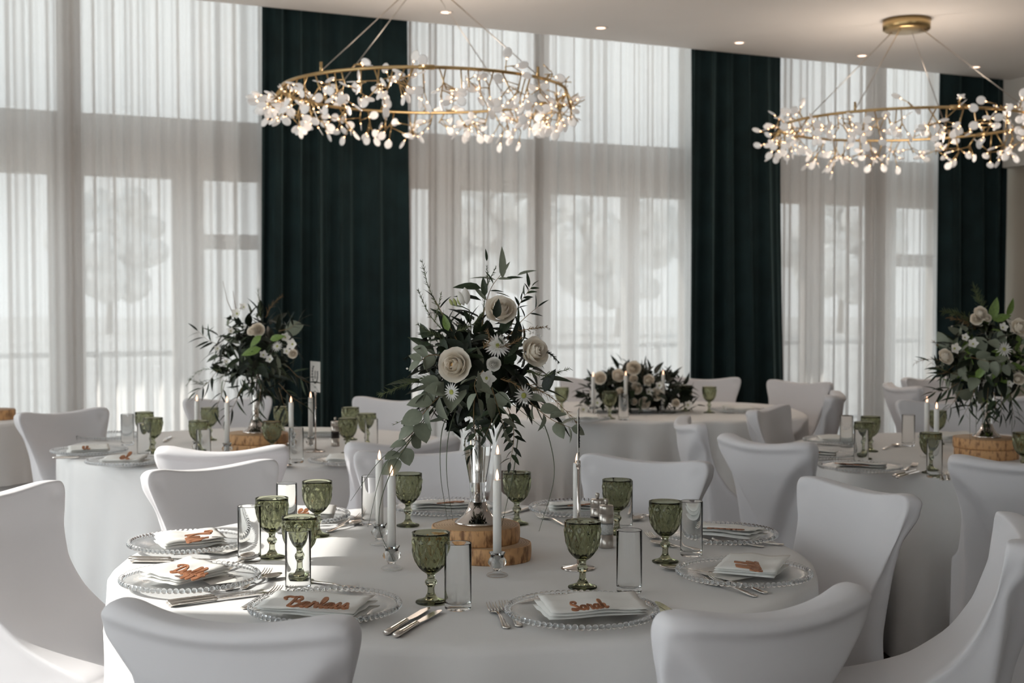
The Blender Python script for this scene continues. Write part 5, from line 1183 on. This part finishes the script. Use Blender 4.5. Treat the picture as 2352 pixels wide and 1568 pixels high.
def exR(f, Q):
    f.fern([Q(2262, 760), Q(2255, 710), Q(2240, 660)], 60, 0.05, 'fern_green', 0.0018); f.fern([Q(2250, 750), Q(2210, 725), Q(2165, 715)], 50, 0.045, 'fern_green', 0.0018); f.fern([Q(2250, 755), Q(2220, 740), Q(2180, 728)], 40, 0.035, 'twig', 0.0016)
    f.leaf(Q(2275, 735, -.1), Vector((.25, -.2, 1)), 'bright', 0.10, Vector((0, -1, .3))); f.leaf(Q(2280, 735, -.1), Vector((1, -.2, .3)), 'bright', 0.08, Vector((0, -1, .3))); f.leaf(Q(2312, 725, -.1), Vector((.4, -.2, 1)), 'bright', 0.08, Vector((0.5, -1, .3)))
    for a, c in [((2200, 860), (2135, 830)), ((2200, 880), (2145, 900)), ((2210, 890), (2170, 945)), ((2240, 890), (2215, 950)), ((2190, 840), (2150, 860)), ((2320, 890), (2330, 960)), ((2270, 890), (2262, 965)), ((2300, 890), (2300, 950))]:
        m = ((a[0] + c[0]) / 2, (a[1] + c[1]) / 2 + 6); f.spray([Q(*a, -.1), Q(*m, -.14), Q(*c, -.14)], 'long', 7, 0.085, 0.2, 0.7)
    f.spray([Q(2282, 900, -.12), Q(2288, 930, -.14), Q(2275, 960, -.14)], 'ruscus', 8, 0.06, 0.2, 0.8)
    f.spray([Q(2230, 820, -.15), Q(2270, 830, -.2), Q(2310, 840, -.2)], 'euca', 6, 0.075, 0.1, 0.8)
    f.fern([Q(2190, 830), Q(2130, 825), Q(2100, 835)], 16, 0.03, 'twig'); f.fern([Q(2160, 800), Q(2140, 780)], 8, 0.02, 'twig')
    for x, dx in ((2232, -4), (2240, 2), (2318, 6)): f.blade([Q(x, 890, -.1), Q(x + dx, 940, -.14), Q(x + dx, 1010, -.12)], 0.002)
back_bouquet(VR, VR.y, (2268, 825), (0.20, 0.17, 0.20), 62, 'leafy arrangement with white roses before the corner drape', [(2252, 720, 0.036, 'r'), (2243, 732, 0.03, 'r'), (2268, 730, 0.02, 'r'), (2172, 819, 0.04, 'r'), (2342, 752, 0.045, 'r'), (2306, 802, 0.038, 'd'), (2303, 752, 0.024, 'b'), (2216, 775, 0.02, 'b'), (2235, 790, 0.026, 'b'), (2192, 800, 0.028, 'b'), (2270, 856, 0.02, 'b'), (2340, 870, 0.03, 'r'), (2318, 880, 0.02, 'b')], exR, kinds=('ruscus', 'dark', 'olive', 'olive', 'bright', 'euca'))
YB4 = tp(1460, 945).y
def exB(f, Q):
    for (x, y) in [(1340, 930), (1330, 945), (1590, 945), (1600, 930), (1360, 900), (1560, 880), (1395, 850), (1428, 830), (1480, 838), (1520, 860), (1410, 955), (1480, 955), (1540, 955)]:
        f.spray([Q(1460, 935, -.05), Q((1460 + x) / 2, (930 + y) / 2, -.12), Q(x, y, -.12)], 'long', 7, 0.085, 0.4, 0.7)
back_bouquet(None, YB4, (1460, 912), (0.36, 0.20, 0.20), 63, 'low dome of dark foliage and cream flowers on the far table', [(1420, 862, 0.045, 'r'), (1455, 845, 0.05, 'r'), (1455, 870, 0.03, 'r'), (1425, 900, 0.032, 'r'), (1362, 904, 0.035, 'b'), (1462, 892, 0.04, 'r'), (1490, 873, 0.04, 'r'), (1508, 905, 0.045, 'r'), (1480, 925, 0.04, 'r'), (1372, 925, 0.035, 'b'), (1456, 922, 0.024, 'r'), (1515, 885, 0.028, 'b'), (1340, 940, 0.035, 'b'), (1552, 925, 0.028, 'r'), (1378, 868, 0.045, 'r'), (1490, 900, 0.03, 'b'), (1580, 930, 0.03, 'b')], exB, low=-0.15, n=520, L=0.085, name='low_centrepiece', core=(0.24, 0.13, 0.07), kinds=('ruscus', 'dark', 'dark', 'ruscus', 'long'))
